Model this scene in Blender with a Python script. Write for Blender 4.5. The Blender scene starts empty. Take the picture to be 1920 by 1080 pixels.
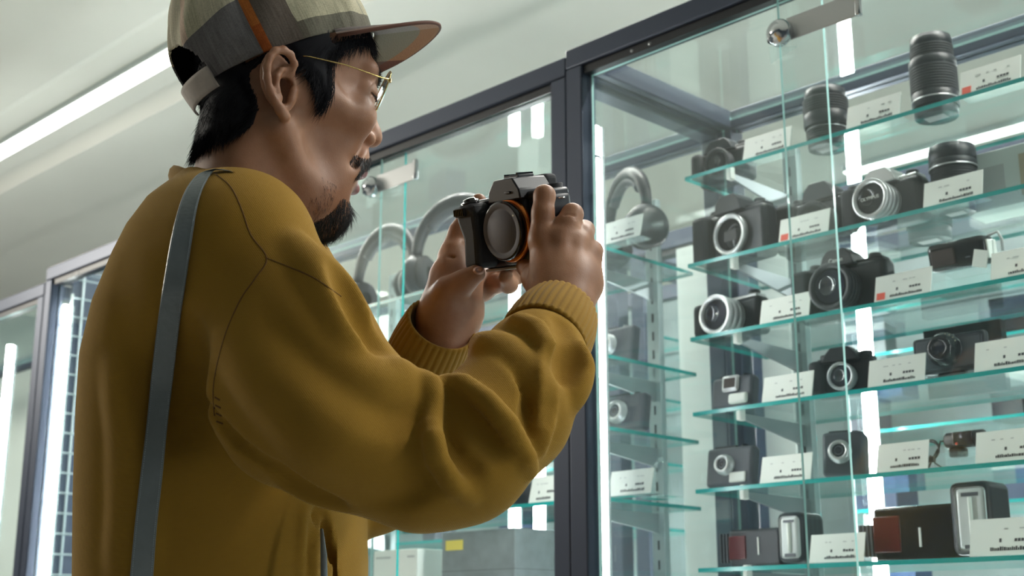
import bpy, bmesh, math, random
import numpy as np
from mathutils import Vector, Matrix
random.seed(7)
PI = math.pi
scene = bpy.context.scene
COL = scene.collection

# ---------------------------------------------------------------- camera
F_PX, CX, CY, HOR = 2500.0, 960.0, 540.0, 1184.0
PITCH = math.atan((HOR - CY) / F_PX)
AZ = math.radians(44.534)
CAM = Vector((0, 0, 1.1))
FH = Vector((-math.cos(AZ), math.sin(AZ), 0))
RT = Vector((math.sin(AZ), math.cos(AZ), 0))
FW = FH * math.cos(PITCH) + Vector((0, 0, math.sin(PITCH)))
UP = -FH * math.sin(PITCH) + Vector((0, 0, math.cos(PITCH)))
cam_data = bpy.data.cameras.new('camera')
cam_data.sensor_width = 36.0
cam_data.lens = F_PX / 1920 * 36.0
cam_data.dof.use_dof = True
cam_data.dof.focus_distance = 1.22
cam_data.dof.aperture_fstop = 10.0
cam = bpy.data.objects.new('camera', cam_data)
COL.objects.link(cam)
cam.matrix_world = Matrix.Translation(CAM) @ Matrix((RT, UP, -FW)).transposed().to_4x4()
scene.camera = cam

# ---------------------------------------------------------------- exposure, world
scene.view_settings.view_transform = 'Standard'
scene.view_settings.look = 'None'
scene.view_settings.gamma = 1
scene.view_settings.use_curve_mapping = False
scene.view_settings.exposure = 0.35
scene.cycles.transparent_max_bounces = 48
scene.cycles.max_bounces = 8
world = bpy.data.worlds.new('world')
scene.world = world
world.use_nodes = True
world.node_tree.nodes['Background'].inputs[0].default_value = (0.75, 0.82, 0.85, 1)
world.node_tree.nodes['Background'].inputs[1].default_value = 0.25

def area_light(name, loc, size, size_y, power, color, rot=(0, 0, 0)):
    d = bpy.data.lights.new(name, 'AREA')
    d.shape = 'RECTANGLE'; d.size = size; d.size_y = size_y
    d.energy = power; d.color = color
    o = bpy.data.objects.new(name, d)
    o.location = loc; o.rotation_euler = rot
    COL.objects.link(o)
    return o
# ceiling strips of the shop (light side of each fitting), then two added lamps without fittings
area_light('ceiling_strip_light', (-2.0, 1.80, 2.655), 6.4, 0.05, 88, (1.0, 0.98, 0.92))
area_light('ceiling_strip_light', (-2.0, 4.1, 2.655), 6.4, 0.05, 120, (0.95, 1.0, 0.98))
area_light('added_fill_light', (-3.6, -0.6, 2.65), 2.8, 2.8, 9, (1.0, 0.95, 0.86))  # added soft fill from above, also veils the glass; no real fitting
area_light('added_rim_light', (-5.1, -0.3, 2.55), 0.7, 0.7, 70, (1.0, 0.95, 0.84), (0, math.radians(-40), math.radians(14)))  # added lamp aimed at the man to brighten his back edge; no real fitting

# ---------------------------------------------------------------- helpers
def wpt(px, py, d):
    """world point seen at pixel px, py at optical distance d"""
    return CAM + (FW * F_PX + RT * (px - CX) + UP * (CY - py)) * (d / F_PX)
def on_y(px, py, Y):
    r = FW * F_PX + RT * (px - CX) + UP * (CY - py)
    return CAM + r * (Y / r.y)
def x_at(px, z, Y):
    """world X on the line (Y, z) that shows at pixel column px"""
    lo, hi = -8.0, 2.0
    for _ in range(50):
        m = (lo + hi) / 2
        v = Vector((m, Y, z)) - CAM
        d = v.dot(FW)
        q = CX + F_PX * v.dot(RT) / d if d > 0.05 else 1e9
        if q < px: lo = m
        else: hi = m
    return lo

def new_mat(name, color=(0.5, 0.5, 0.5), rough=0.5, metal=0.0, noise=None, bump=None, spec=0.5, **kw):
    m = bpy.data.materials.new(name); m.use_nodes = True
    nt = m.node_tree; b = nt.nodes['Principled BSDF']
    b.inputs['Base Color'].default_value = (*color, 1)
    b.inputs['Roughness'].default_value = rough
    b.inputs['Metallic'].default_value = metal
    b.inputs['Specular IOR Level'].default_value = spec
    for k, v in kw.items():
        b.inputs[k.replace('_', ' ')].default_value = v
    tc = None
    if noise or bump:
        tc = nt.nodes.new('ShaderNodeTexCoord')
    if noise:
        sc, amt = noise
        n = nt.nodes.new('ShaderNodeTexNoise'); n.inputs['Scale'].default_value = sc
        n.inputs['Detail'].default_value = 4
        nt.links.new(tc.outputs['Object'], n.inputs['Vector'])
        r = nt.nodes.new('ShaderNodeValToRGB')
        r.color_ramp.elements[0].position = 0.3; r.color_ramp.elements[1].position = 0.7
        r.color_ramp.elements[0].color = (*[c * (1 - amt) for c in color], 1)
        r.color_ramp.elements[1].color = (*[min(1, c * (1 + amt)) for c in color], 1)
        nt.links.new(n.outputs['Fac'], r.inputs['Fac'])
        nt.links.new(r.outputs['Color'], b.inputs['Base Color'])
    if bump:
        sc, st, dist = bump
        n = nt.nodes.new('ShaderNodeTexNoise'); n.inputs['Scale'].default_value = sc
        nt.links.new(tc.outputs['Object'], n.inputs['Vector'])
        bp = nt.nodes.new('ShaderNodeBump'); bp.inputs['Strength'].default_value = st
        bp.inputs['Distance'].default_value = dist
        nt.links.new(n.outputs['Fac'], bp.inputs['Height'])
        nt.links.new(bp.outputs['Normal'], b.inputs['Normal'])
    return m
def emit_mat(name, color, strength):
    m = bpy.data.materials.new(name); m.use_nodes = True
    nt = m.node_tree; b = nt.nodes['Principled BSDF']
    b.inputs['Base Color'].default_value = (0.8, 0.8, 0.8, 1)
    b.inputs['Emission Color'].default_value = (*color, 1)
    b.inputs['Emission Strength'].default_value = strength
    return m
def glass_mat(name, tint, refl=1.0, haze=0.0):
    m = bpy.data.materials.new(name); m.use_nodes = True
    nt = m.node_tree; nt.nodes.remove(nt.nodes['Principled BSDF'])
    out = nt.nodes['Material Output']
    t = nt.nodes.new('ShaderNodeBsdfTransparent'); t.inputs[0].default_value = (*tint, 1)
    g = nt.nodes.new('ShaderNodeBsdfGlossy'); g.inputs['Roughness'].default_value = 0.02
    g.inputs['Color'].default_value = (0.9, 1.0, 0.98, 1)
    fr = nt.nodes.new('ShaderNodeLayerWeight'); fr.inputs['Blend'].default_value = 0.5
    pw = nt.nodes.new('ShaderNodeMath'); pw.operation = 'POWER'; pw.inputs[1].default_value = 4.5
    nt.links.new(fr.outputs['Facing'], pw.inputs[0])
    ml = nt.nodes.new('ShaderNodeMath'); ml.operation = 'MULTIPLY_ADD'; ml.inputs[1].default_value = 0.9 * refl; ml.inputs[2].default_value = 0.026 * refl
    mx = nt.nodes.new('ShaderNodeMixShader')
    nt.links.new(pw.outputs[0], ml.inputs[0]); nt.links.new(ml.outputs[0], mx.inputs[0])
    nt.links.new(t.outputs[0], mx.inputs[1]); nt.links.new(g.outputs[0], mx.inputs[2])
    last = mx
    if haze > 0:
        d = nt.nodes.new('ShaderNodeBsdfTranslucent'); d.inputs[0].default_value = (0.75, 0.88, 0.86, 1)
        m2 = nt.nodes.new('ShaderNodeMixShader'); m2.inputs[0].default_value = haze
        nt.links.new(mx.outputs[0], m2.inputs[1]); nt.links.new(d.outputs[0], m2.inputs[2]); last = m2
    nt.links.new(last.outputs[0], out.inputs[0])
    return m

M = {
 'ceiling': new_mat('ceiling_paint', (0.84, 0.82, 0.74), 0.9, noise=(1.5, 0.03)),
 'wall': new_mat('wall_paint', (0.42, 0.46, 0.44), 0.8, noise=(2, 0.03)),
 'wall_dark': new_mat('shelving_wall_grey', (0.10, 0.12, 0.14), 0.8, noise=(3, 0.3)),
 'floor': new_mat('floor_vinyl', (0.34, 0.34, 0.33), 0.5, noise=(8, 0.1)),
 'frame': new_mat('blue_grey_aluminium', (0.055, 0.068, 0.105), 0.38, 0.35, bump=(400, 0.1, 0.0005)),
 'track': new_mat('black_track', (0.012, 0.014, 0.02), 0.4),
 'panel': new_mat('pale_panel', (0.22, 0.27, 0.275), 0.6, noise=(5, 0.2)),
 'panel_light': new_mat('light_panel', (0.60, 0.66, 0.62), 0.6, noise=(3, 0.05)),
 'glass': glass_mat('pane_glass', (0.982, 0.994, 0.99), 1.1, 0.006),
 'shelf_glass': glass_mat('shelf_glass', (0.965, 0.99, 0.986), 0.9, 0.005),
 'edge': new_mat('glass_edge', (0.0, 0.30, 0.285), 0.25, 0, spec=0.8, Emission_Strength=0.0),
 'edge_light': new_mat('polished_glass_edge', (0.45, 0.72, 0.70), 0.12, 0, spec=0.9),
 'chrome': new_mat('chrome', (0.75, 0.77, 0.8), 0.12, 1.0),
 'steel': new_mat('satin_steel', (0.45, 0.48, 0.5), 0.35, 0.9),
 'upright': new_mat('slotted_steel', (0.35, 0.42, 0.43), 0.45, 0.3),
 'tube': emit_mat('case_light', (0.95, 1.0, 0.98), 46),
 'strip': emit_mat('ceiling_strip', (1.0, 1.0, 0.95), 5),
 'black': new_mat('black_plastic', (0.010, 0.012, 0.019), 0.42, bump=(900, 0.15, 0.0003)),
 'rubber': new_mat('black_rubber', (0.012, 0.013, 0.018), 0.75, bump=(1500, 0.5, 0.0004)),
 'gloss': new_mat('glossy_black', (0.01, 0.01, 0.013), 0.12),
 'lens_glass': new_mat('dark_lens_glass', (0.02, 0.02, 0.035), 0.05, spec=1.0),
 'silver': new_mat('silver_paint', (0.55, 0.56, 0.57), 0.3, 0.7),
 'grey': new_mat('grey_plastic', (0.075, 0.082, 0.10), 0.5),
 'brown': new_mat('dark_brown_leather', (0.035, 0.018, 0.016), 0.6),
 'white': new_mat('white_card', (0.78, 0.80, 0.76), 0.7),
 'ink': new_mat('printing_ink', (0.05, 0.05, 0.06), 0.7),
 'palegrey_ink': new_mat('pale_ink', (0.45, 0.46, 0.46), 0.7),
 'red': new_mat('red_sticker', (0.75, 0.10, 0.06), 0.6),
 'darkred': new_mat('dark_red_window', (0.10, 0.012, 0.014), 0.2),
 'yellow': new_mat('yellow_sticker', (0.75, 0.62, 0.10), 0.6),
 'acrylic': glass_mat('clear_acrylic', (0.96, 0.99, 0.99), 1.6, 0.06),
 'diffuser': new_mat('flash_diffuser', (0.62, 0.66, 0.66), 0.25, spec=0.8),
 'navy': new_mat('navy_board', (0.02, 0.035, 0.075), 0.6),
 'wire': new_mat('pale_wire', (0.45, 0.55, 0.58), 0.4),
 'boxgrey': new_mat('grey_box_card', (0.20, 0.23, 0.24), 0.8, noise=(30, 0.15)),
 'boxwhite': new_mat('white_box_card', (0.58, 0.63, 0.61), 0.7),
 'boxblue': new_mat('blue_box_card', (0.02, 0.06, 0.16), 0.6),
 'tan': new_mat('tan_card', (0.42, 0.36, 0.26), 0.7),
}

class MB:
    """collects shapes into one mesh; parts may use several materials"""
    def __init__(s): s.bm = bmesh.new(); s.mats = []
    def mi(s, m):
        if m not in s.mats: s.mats.append(m)
        return s.mats.index(m)
    def box(s, x0, x1, y0, y1, z0, z1, m=None, bev=0.0, seg=2, mat4=None):
        r = bmesh.ops.create_cube(s.bm, size=1.0)
        vs = r['verts']
        bmesh.ops.scale(s.bm, vec=(x1 - x0, y1 - y0, z1 - z0), verts=vs)
        bmesh.ops.translate(s.bm, vec=((x0 + x1) / 2, (y0 + y1) / 2, (z0 + z1) / 2), verts=vs)
        fs = list({f for v in vs for f in v.link_faces})
        if bev > 0:
            es = list({e for v in vs for e in v.link_edges})
            rr = bmesh.ops.bevel(s.bm, geom=es, offset=bev, segments=seg, affect='EDGES', profile=0.5)
            fs = list({f for f in rr['faces']} | {f for f in fs if f.is_valid})
            vs = list({v for f in fs for v in f.verts})
        if mat4 is not None: bmesh.ops.transform(s.bm, matrix=mat4, verts=vs)
        if m is not None:
            i = s.mi(m)
            for f in fs: f.material_index = i
        for f in fs: f.smooth = bev > 0
        return fs
    def lathe(s, prof, m, origin=(0, 0, 0), axis=(0, 0, 1), n=32, sx=1.0):
        """prof: list of (radius, height) along axis"""
        q = Vector(axis).normalized().to_track_quat('Z', 'Y').to_matrix().to_4x4()
        T = Matrix.Translation(origin) @ q
        i = s.mi(m); rings = []
        for r, h in prof:
            if r < 1e-6: rings.append([s.bm.verts.new(T @ Vector((0, 0, h)))])
            else: rings.append([s.bm.verts.new(T @ Vector((r * sx * math.cos(2 * PI * k / n), r * math.sin(2 * PI * k / n), h))) for k in range(n)])
        for a, b in zip(rings, rings[1:]):
            for k in range(n):
                k2 = (k + 1) % n
                if len(a) == 1 and len(b) == 1: continue
                if len(a) == 1: vs = [a[0], b[k2], b[k]][::-1]
                elif len(b) == 1: vs = [a[k], a[k2], b[0]]
                else: vs = [a[k], a[k2], b[k2], b[k]]
                f = s.bm.faces.new(vs); f.material_index = i; f.smooth = True
        return rings
    def tube(s, pts, r, m, n=8, close=False):
        pts = [Vector(p) for p in pts]; i = s.mi(m); rings = []
        N = len(pts); rr = r if isinstance(r, (list, tuple)) else [r] * N
        prev = None
        for k, p in enumerate(pts):
            if close: t = pts[(k + 1) % N] - pts[k - 1]
            else: t = pts[min(k + 1, N - 1)] - pts[max(k - 1, 0)]
            t.normalize()
            if prev is None:
                a = t.orthogonal().normalized()
            else:
                a = (prev - t * prev.dot(t)).normalized()
            prev = a; b = t.cross(a)
            rings.append([s.bm.verts.new(p + (a * math.cos(2 * PI * j / n) + b * math.sin(2 * PI * j / n)) * rr[k]) for j in range(n)])
        prs = list(zip(rings, rings[1:])) + ([(rings[-1], rings[0])] if close else [])
        for a, b in prs:
            for j in range(n):
                f = s.bm.faces.new([a[j], a[(j + 1) % n], b[(j + 1) % n], b[j]]); f.material_index = i; f.smooth = True
        if not close:
            for rg, fl in ((rings[0], True), (rings[-1], False)):
                f = s.bm.faces.new(rg[::-1] if fl else rg); f.material_index = i
    def prism(s, poly, y0, y1, m, plane='xz', bev=0):
        """poly of 2D points extruded"""
        i = s.mi(m)
        def P(a, b, t): return {'xz': (a, t, b), 'xy': (a, b, t), 'yz': (t, a, b)}[plane]
        A = [s.bm.verts.new(P(a, b, y0)) for a, b in poly]; B = [s.bm.verts.new(P(a, b, y1)) for a, b in poly]
        fs = [s.bm.faces.new(A), s.bm.faces.new(B[::-1])]
        n = len(poly)
        for k in range(n): fs.append(s.bm.faces.new([A[k], B[k], B[(k + 1) % n], A[(k + 1) % n]]))
        bmesh.ops.recalc_face_normals(s.bm, faces=fs)
        if bev:
            es = list({e for f in fs for e in f.edges})
            rr = bmesh.ops.bevel(s.bm, geom=es, offset=bev, segments=2, affect='EDGES', profile=0.5)
            fs = list(set(rr['faces']) | {f for f in fs if f.is_valid})
        for f in fs: f.material_index = i; f.smooth = bev > 0
        return fs
    def build(s, name, parent=None, mat=None, loc=None, smooth_angle=None):
        me = bpy.data.meshes.new(name); s.bm.to_mesh(me); s.bm.free()
        for m in s.mats: me.materials.append(M[m] if isinstance(m, str) else m)
        o = bpy.data.objects.new(name, me); COL.objects.link(o)
        if parent: o.parent = parent
        if loc: o.location = loc
        return o

def empty(name, loc=(0, 0, 0), rz=0.0, label=None, cat=None, group=None):
    o = bpy.data.objects.new(name, None); COL.objects.link(o)
    o.location = loc; o.rotation_euler = (0, 0, rz); o.empty_display_size = 0.05
    if label: o['label'] = label
    if cat: o['category'] = cat
    if group: o['group'] = group
    return o
def tag(o, label, cat, group=None):
    o['label'] = label; o['category'] = cat
    if group: o['group'] = group
def struct(o): o['kind'] = 'structure'; return o
def one(name, parent, m, *args, bev=0.0, **kw):
    b = MB(); b.box(*args, m, bev=bev, **kw); return b.build(name, parent)

# ---------------------------------------------------------------- room
def room():
    X0, X1, Y0, Y1, H = -6.6, 2.6, -3.2, 5.2, 2.7
    struct(one('floor', None, 'floor', X0, X1, Y0, Y1, -0.1, 0))
    b = MB()
    # ceiling in strips with shallow troughs for the two light lines
    def zone(y0, y1): b.box(X0, X1, y0, y1, H, H + 0.1, 'ceiling')
    zone(Y0, 1.62); zone(1.98, 3.95); zone(4.25, Y1)
    for a, c in ((1.62, 1.98), (3.95, 4.25)):
        b.box(X0, X1, a, c, H + 0.035, H + 0.1, 'ceiling')
        b.prism([(a, H), (a + 0.05, H + 0.035), (a, H + 0.035)], X0, X1, 'ceiling', plane='yz')
        b.prism([(c, H), (c, H + 0.035), (c - 0.05, H + 0.035)], X0, X1, 'ceiling', plane='yz')
    struct(b.build('ceiling'))
    struct(one('wall_back', None, 'wall', X0, X1, Y1, Y1 + 0.1, 0, H))
    struct(one('wall_front', None, 'wall_dark', X0, X1, Y0 - 0.1, Y0, 0, H))
    struct(one('wall_left', None, 'wall_dark', X0 - 0.1, X0, Y0, Y1, 0, H))
    struct(one('wall_right', None, 'wall_dark', X1, X1 + 0.1, Y0, Y1, 0, H))
    for i, (y, lab) in enumerate(((1.80, 'bright linear ceiling light running above the glass cases, left of the cap'),
                                  (4.1, 'linear ceiling light farther back, seen through the upper right case glass'))):
        t = empty('ceiling_light', (-2, y, H + 0.035), label=lab, cat='ceiling light')
        x0 = -3.2 if i == 0 else x_at(1590, 2.7, y) + 2
        one('housing', t, 'boxwhite', x0, 3.2, -0.034, 0.034, -0.02, 0)
        one('diffuser', t, 'strip', x0, 3.2, -0.029, 0.029, -0.024, -0.019)
room()

# ---------------------------------------------------------------- glass showcases
YF, YB = 1.450, 1.880          # front and back planes of the row
Y_SH0, Y_SH1 = 1.655, 1.862    # glass shelves
RIGHT_Z = [1.818, 1.670, 1.549, 1.429, 1.309, 1.190]
def pane(name, parent, x0, x1, y0, y1, z0, z1, gm='glass', em='edge_light'):
    """glass slab: broad faces clear, narrow faces show the green edge"""
    b = MB(); b.box(x0, x1, y0, y1, z0, z1, gm)
    i = b.mi(em)
    d = [x1 - x0, y1 - y0, z1 - z0]; t = d.index(min(d))
    b.bm.normal_update()
    for f in b.bm.faces:
        n = f.normal
        if abs(n[t]) < 0.5: f.material_index = i
    return b.build(name, parent)

def frame(t, L, ztop, ys, s=0.034, mid=None):
    """four posts, rails; local x 0..L"""
    y0, y1 = ys
    for x in (0, L - s):
        for y in (y0, y1 - s):
            one('post', t, 'frame', x, x + s, y, y + s, 0, ztop - s, bev=0.0025)
    for y in (y0, y1 - s):
        one('top_rail', t, 'frame', 0, L, y, y + s, ztop - s, ztop, bev=0.0025)
        one('bottom_rail', t, 'frame', s, L - s, y, y + s, 0.08, 0.12, bev=0.0025)
    for x in (0, L - s):
        one('side_rail', t, 'frame', x, x + s, y0 + s, y1 - s, ztop - s, ztop, bev=0.0025)
        one('side_rail', t, 'frame', x, x + s, y0 + s, y1 - s, 0.08, 0.12, bev=0.0025)
    one('sliding_track', t, 'track', s, L - s, y0 + 0.006, y0 + s - 0.004, ztop - s - 0.014, ztop - s)
    one('sliding_track', t, 'track', s, L - s, y0 + 0.006, y0 + s - 0.004, 0.12, 0.13)
    for k in range(2):
        x = s + 0.10 + 0.035 * k
        b = MB(); b.lathe([(0, -.003), (.0035, -.003), (.0035, 0), (0, 0)], 'steel', (x, y0 + 0.006, ztop - s - 0.007), (0, -1, 0), 10)
        b.build('screw', t)

def tube_light(t, x, y, z0, z1, r=.0095):
    one('light_channel', t, 'upright', x - 0.011, x + 0.011, y + 0.008, y + 0.014, z0, z1)
    b = MB()
    b.lathe([(0, z0), (r, z0), (r, z1), (0, z1)], 'tube', (x, y, 0), n=16)
    b.build('light_tube', t)
    b = MB(); b.lathe([(r + .001, 0), (r + .002, .001), (r + .002, .005), (r + .001, .006)], 'grey', (x, y, z1 - 0.055), n=16); b.build('tube_clip', t)

def shelf(t, x0, x1, y0, y1, z, th=0.0064):
    return pane('glass_shelf', t, x0, x1, y0, y1, z - th / 2, z + th / 2, 'shelf_glass', 'edge')

def upright(t, x, y, z0, z1):
    b = MB()
    b.box(x - 0.014, x + 0.014, y, y + 0.014, z0, z1, 'upright', bev=0.001)
    o = b.build('upright', t)
    c = MB(); z = z0 + 0.03
    while z < z1 - 0.02:
        c.box(x - 0.002, x + 0.002, y - 0.0006, y + 0.002, z, z + 0.016, 'track'); z += 0.034
    c.build('slot', o)
def bracket(t, x, y0, y1, z):
    """tapered cantilever arm under the shelf with a white tip"""
    b = MB()
    b.prism([(y1, z - 0.004), (y1, z - 0.040), (y1 - 0.02, z - 0.036), (y0 + 0.012, z - 0.014), (y0, z - 0.012), (y0, z - 0.004)],
            x - 0.0022, x + 0.0022, 'steel', plane='yz')
    o = b.build('bracket', t)
    one('tip', o, 'white', x - 0.0045, x + 0.0045, y0 - 0.002, y0 + 0.012, z - 0.016, z + 0.006, bev=0.002)

def lock(t, x, y, z):
    """chrome showcase lock clamped over the two sliding panes"""
    b = MB()
    b.box(x - 0.005, x + 0.11, y - 0.0035, y - 0.0015, z - 0.012, z + 0.022, 'silver', bev=0.001)
    b.box(x + 0.104, x + 0.112, y - 0.010, y - 0.001, z - 0.014, z + 0.024, 'chrome', bev=0.002)
    p = b.build('lock_plate', t)
    b = MB()
    b.lathe([(0, 0), (.017, 0), (.019, .003), (.019, .012), (.016, .016), (.010, .016), (.009, .022), (0, .022)], 'chrome', (x - 0.012, y - 0.003, z), (0, -1, 0), 24)
    b.box(x - 0.03, x - 0.014, y - 0.017, y - 0.004, z - 0.012, z + 0.010, 'gloss', bev=0.003)
    b.build('lock_barrel', t)
    b = MB(); b.prism([(x - 0.036, z - 0.01), (x + 0.01, z - 0.024), (x - 0.034, z - 0.036)], y - 0.0022, y - 0.0012, 'acrylic'); b.build('lock_tab', t)

S = 0.034
XP = -1.352                                    # joint of the two cases
# right case
RC = empty('display_case', (XP, 0, 0), label='tall glass display case at the right, dark frame, filled with rows of cameras', cat='display case')
LR = 1.8
frame(RC, LR, 2.004, (YF, YB))
xs = x_at(1484, 1.6, YF + 0.014) - XP
xo = x_at(1567, 1.6, YF + 0.020) - XP
pane('sliding_door', RC, S + 0.004, xo, YF + 0.020, YF + 0.025, 0.13, 1.956, 'glass')
pane('sliding_door', RC, xs, LR - S, YF + 0.010, YF + 0.015, 0.13, 1.956, 'glass')
pane('back_glass', RC, S, LR - S, YB - 0.020, YB - 0.015, 0.12, 1.970)
pane('side_glass', RC, 0.014, 0.019, YF + S, YB - S, 0.12, 1.970)
pane('top_glass', RC, S, LR - S, YF + S, YB - S, 1.985, 1.990)
lz = on_y(1462, 62, YF).z
lock(RC, x_at(1462, lz, YF) - XP + 0.012, YF + 0.010, lz)
tube_light(RC, x_at(1117, 1.6, YF + 0.045) - XP, YF + 0.045, 0.14, on_y(1117, 237, YF + 0.045).z)
tube_light(RC, LR - 0.055, YF + 0.045, 0.14, 1.90)
xl = x_at(1284, 1.818, Y_SH0) - XP
for z in RIGHT_Z + [1.06, 0.9, 0.7, 0.5]:
    shelf(RC, xl, LR - 0.05, Y_SH0, Y_SH1, z)
xu = x_at(1496, 1.6, YB - 0.034) - XP
for x in (xu, xu + 0.9):
    upright(RC, x, YB - 0.034, 0.12, 1.90)
    for z in RIGHT_Z:
        bracket(RC, x - 0.0, Y_SH0 + 0.015, YB - 0.034, z)
# left case
XL = -3.160
LL = XP - XL
LC = empty('display_case', (XL, 0, 0), label='tall glass display case in the middle behind the man, headphones on its upper shelf', cat='display case')
frame(LC, LL, 1.994, (YF, YB))
xs2 = x_at(709, 1.6, YF + 0.014) - XL
xo2 = x_at(752, 1.6, YF + 0.020) - XL
pane('sliding_door', LC, S, xo2, YF + 0.020, YF + 0.025, 0.13, 1.946, 'glass', 'edge')
pane('sliding_door', LC, xs2, LL - S, YF + 0.010, YF + 0.015, 0.13, 1.946, 'glass')
pane('back_glass', LC, S, LL - S, YB - 0.020, YB - 0.015, 0.12, 1.960)
pane('side_glass', LC, 0.014, 0.019, YF + S, YB - S, 0.12, 1.960)
pane('top_glass', LC, S, LL - S, YF + S, YB - S, 1.975, 1.980)
lz = on_y(697, 350, YF).z
lock(LC, x_at(697, lz, YF) - XL + 0.01, YF + 0.010, lz)
tube_light(LC, x_at(107, 1.6, YF + 0.045) - XL, YF + 0.045, 0.14, on_y(107, 580, YF + 0.045).z)
LEFT_Z = [1.725, 1.540, 1.420, 1.305]
YL0 = 1.60
for z in LEFT_Z + [1.02, 0.82, 0.6]:
    shelf(LC, 0.60, LL - 0.075, YL0, Y_SH1, z)
for px in (1228, ):
    x = x_at(px, 1.5, YB - 0.034) - XL
    for xx in (x, x - 0.75):
        upright(LC, xx, YB - 0.034, 0.12, 1.88)
        for z in LEFT_Z: bracket(LC, xx, YL0 + 0.02, YB - 0.034, z)
# wire grid panel hung inside the far end of the left case
def y_at(px, z, X):
    lo, hi = 1.0, 3.0
    for _ in range(40):
        m = (lo + hi) / 2; v = Vector((X, m, z)) - CAM
        if CX + F_PX * v.dot(RT) / v.dot(FW) < px: lo = m
        else: hi = m
    return lo
gx = XL + 0.045
gy = y_at(124, 1.7, gx); gl = YB - 0.036 - gy
gz = on_y(142, 516, y_at(142, 1.8, gx)).z - 0.6
g = empty('wire_grid_panel', (gx, gy, 0.6), label='pale wire grid over a dark blue board, inside the case left of the man', cat='grid panel')
one('board', g, 'navy', -0.016, -0.008, 0, gl, 0, gz)
vm = MB(); vm.tube([(0, 0, 0), (0, 0, gz)], 0.0030, 'wire', 6); v0 = vm.build('wire', g)
hm = MB(); hm.tube([(0, 0, 0), (0, gl, 0)], 0.0024, 'wire', 6); h0 = hm.build('wire', g)
dy = y_at(142, 1.7, gx) - gy
v0.location = (0, dy, 0); h0.location = (0.003, 0, gz - 0.02)
k = 1
while dy + 0.066 * k < gl:
    c = v0.copy(); COL.objects.link(c); c.location = (0, dy + 0.066 * k, 0); k += 1
for k in range(1, 25):
    c = h0.copy(); COL.objects.link(c); c.location = (0.003, 0, gz - 0.02 - 0.049 * k)
one('pale_strip', LC, 'panel_light', 0.036, 0.040, YF + 0.06, gy - 0.002, 0.14, 1.93)
# case farther left
XFL = -4.98
FL = empty('display_case', (XFL, 0, 0), label='glass display case at the far left edge, lower than the others', cat='display case')
frame(FL, XL - XFL - 0.004, 1.958, (YF, YB))
pane('sliding_door', FL, S, 0.95, YF + 0.020, YF + 0.025, 0.13, 1.91)
pane('sliding_door', FL, 0.9, XL - XFL - S, YF + 0.010, YF + 0.015, 0.13, 1.91)
one('back_panel', FL, 'panel_light', S, XL - XFL - S - 0.004, YB - 0.02, YB - 0.012, 0.12, 1.92)
pane('top_glass', FL, S, XL - XFL - S, YF + S, YB - S, 1.940, 1.945)
tube_light(FL, x_at(-3, 1.5, YF + 0.06) - XFL, YF + 0.06, 0.14, on_y(0, 655, YF + 0.06).z)

# second row of cases behind, seen through the glass
def far_case(x0, L, y0, y1, ztop, label, tubes, tz):
    t = empty('display_case', (x0, 0, 0), label=label, cat='display case')
    frame(t, L, ztop, (y0, y1), s=0.04)
    one('back_panel', t, 'panel', 0.04, L - 0.04, y1 - 0.03, y1 - 0.02, 0.12, ztop - 0.04)
    for z in (1.82, 1.66, 1.50, 1.34, 1.18):
        shelf(t, 0.06, L - 0.06, y0 + 0.12, y1 - 0.04, z)
    for x in tubes: tube_light(t, x, y0 + 0.07, 0.14, tz, .014)
    return t
far_case(-1.98, 1.6, 2.34, 2.76, 2.0, 'second-row glass case directly behind the right case, seen through its panes', (x_at(1640, 1.4, 2.41) + 1.98, x_at(1586, 1.4, 2.41) + 1.98), on_y(1640, 560, 2.41).z)
far_case(-3.90, 1.88, 2.34, 2.76, 2.0, 'second-row glass case behind the middle case, seen through its panes', (x_at(965, 1.3, 2.41) + 3.90, x_at(1012, 1.3, 2.41) + 3.90), on_y(990, 835, 2.41).z)

# ---------------------------------------------------------------- things on the shelves
def base_z(z): return z + 0.0034
CARD_ROWS = [(-.030, .012, .006), (-.014, .022, .006), (.016, .034, .006)]
def price_card(px, z, Y, label, w=0.088, h=0.042, red=False, grp=None, stand=True, seed=0):
    """tilted price card with a few lines of print, in a clear stand"""
    x = x_at(px, z, Y)
    t = empty('price_card', (x, Y, base_z(z)), label=label, cat='price card', group=grp)
    R = Matrix.Rotation(math.radians(-14), 4, 'X')
    b = MB(); b.box(-w / 2, w / 2, -0.0008, 0.0, 0.001, h, 'white', mat4=R); b.build('card', t)
    rnd = random.Random(seed)
    b = MB()
    x0 = w * 0.02
    for k, wd in enumerate((.006, .004, .004, .004, .005)):          # yen sign and price digits
        if k == 0: b.box(x0 - .012, x0 - .009, -.0011, -.0008, h * .36, h * .46, 'ink', mat4=R)
        else:
            b.box(x0 + .004 + k * .0045, x0 + .0075 + k * .0045, -.0011, -.0008, h * .37, h * (.44 + .02 * rnd.random()), 'ink', mat4=R)
    xx = -w * .22
    while xx < w * .34:                                              # small line of print
        d = .0012 + .0016 * rnd.random()
        b.box(xx, xx + d, -.0011, -.0008, h * .14, h * (.20 + .05 * rnd.random()), 'ink', mat4=R); xx += d + .0008
    for k in range(5):
        u = rnd.uniform(-.34, .30) * w
        b.box(u, u + .004, -.0011, -.0008, h * .70, h * .73, 'palegrey_ink', mat4=R)
    b.build('print', t)
    if red:
        b = MB(); b.box(-w * .46, -w * .31, -.0012, -.0008, h * .10, h * .36, 'red', mat4=R); b.build('red_mark', t)
    if stand:
        b = MB()
        b.box(-w / 2, w / 2, 0.0006, 0.0022, 0.0, h * .9, 'acrylic', mat4=R)
        b.box(-w / 2, w / 2, 0.0022, 0.030, 0.0, 0.0015, 'acrylic')
        b.build('stand', t)
    return t

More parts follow.
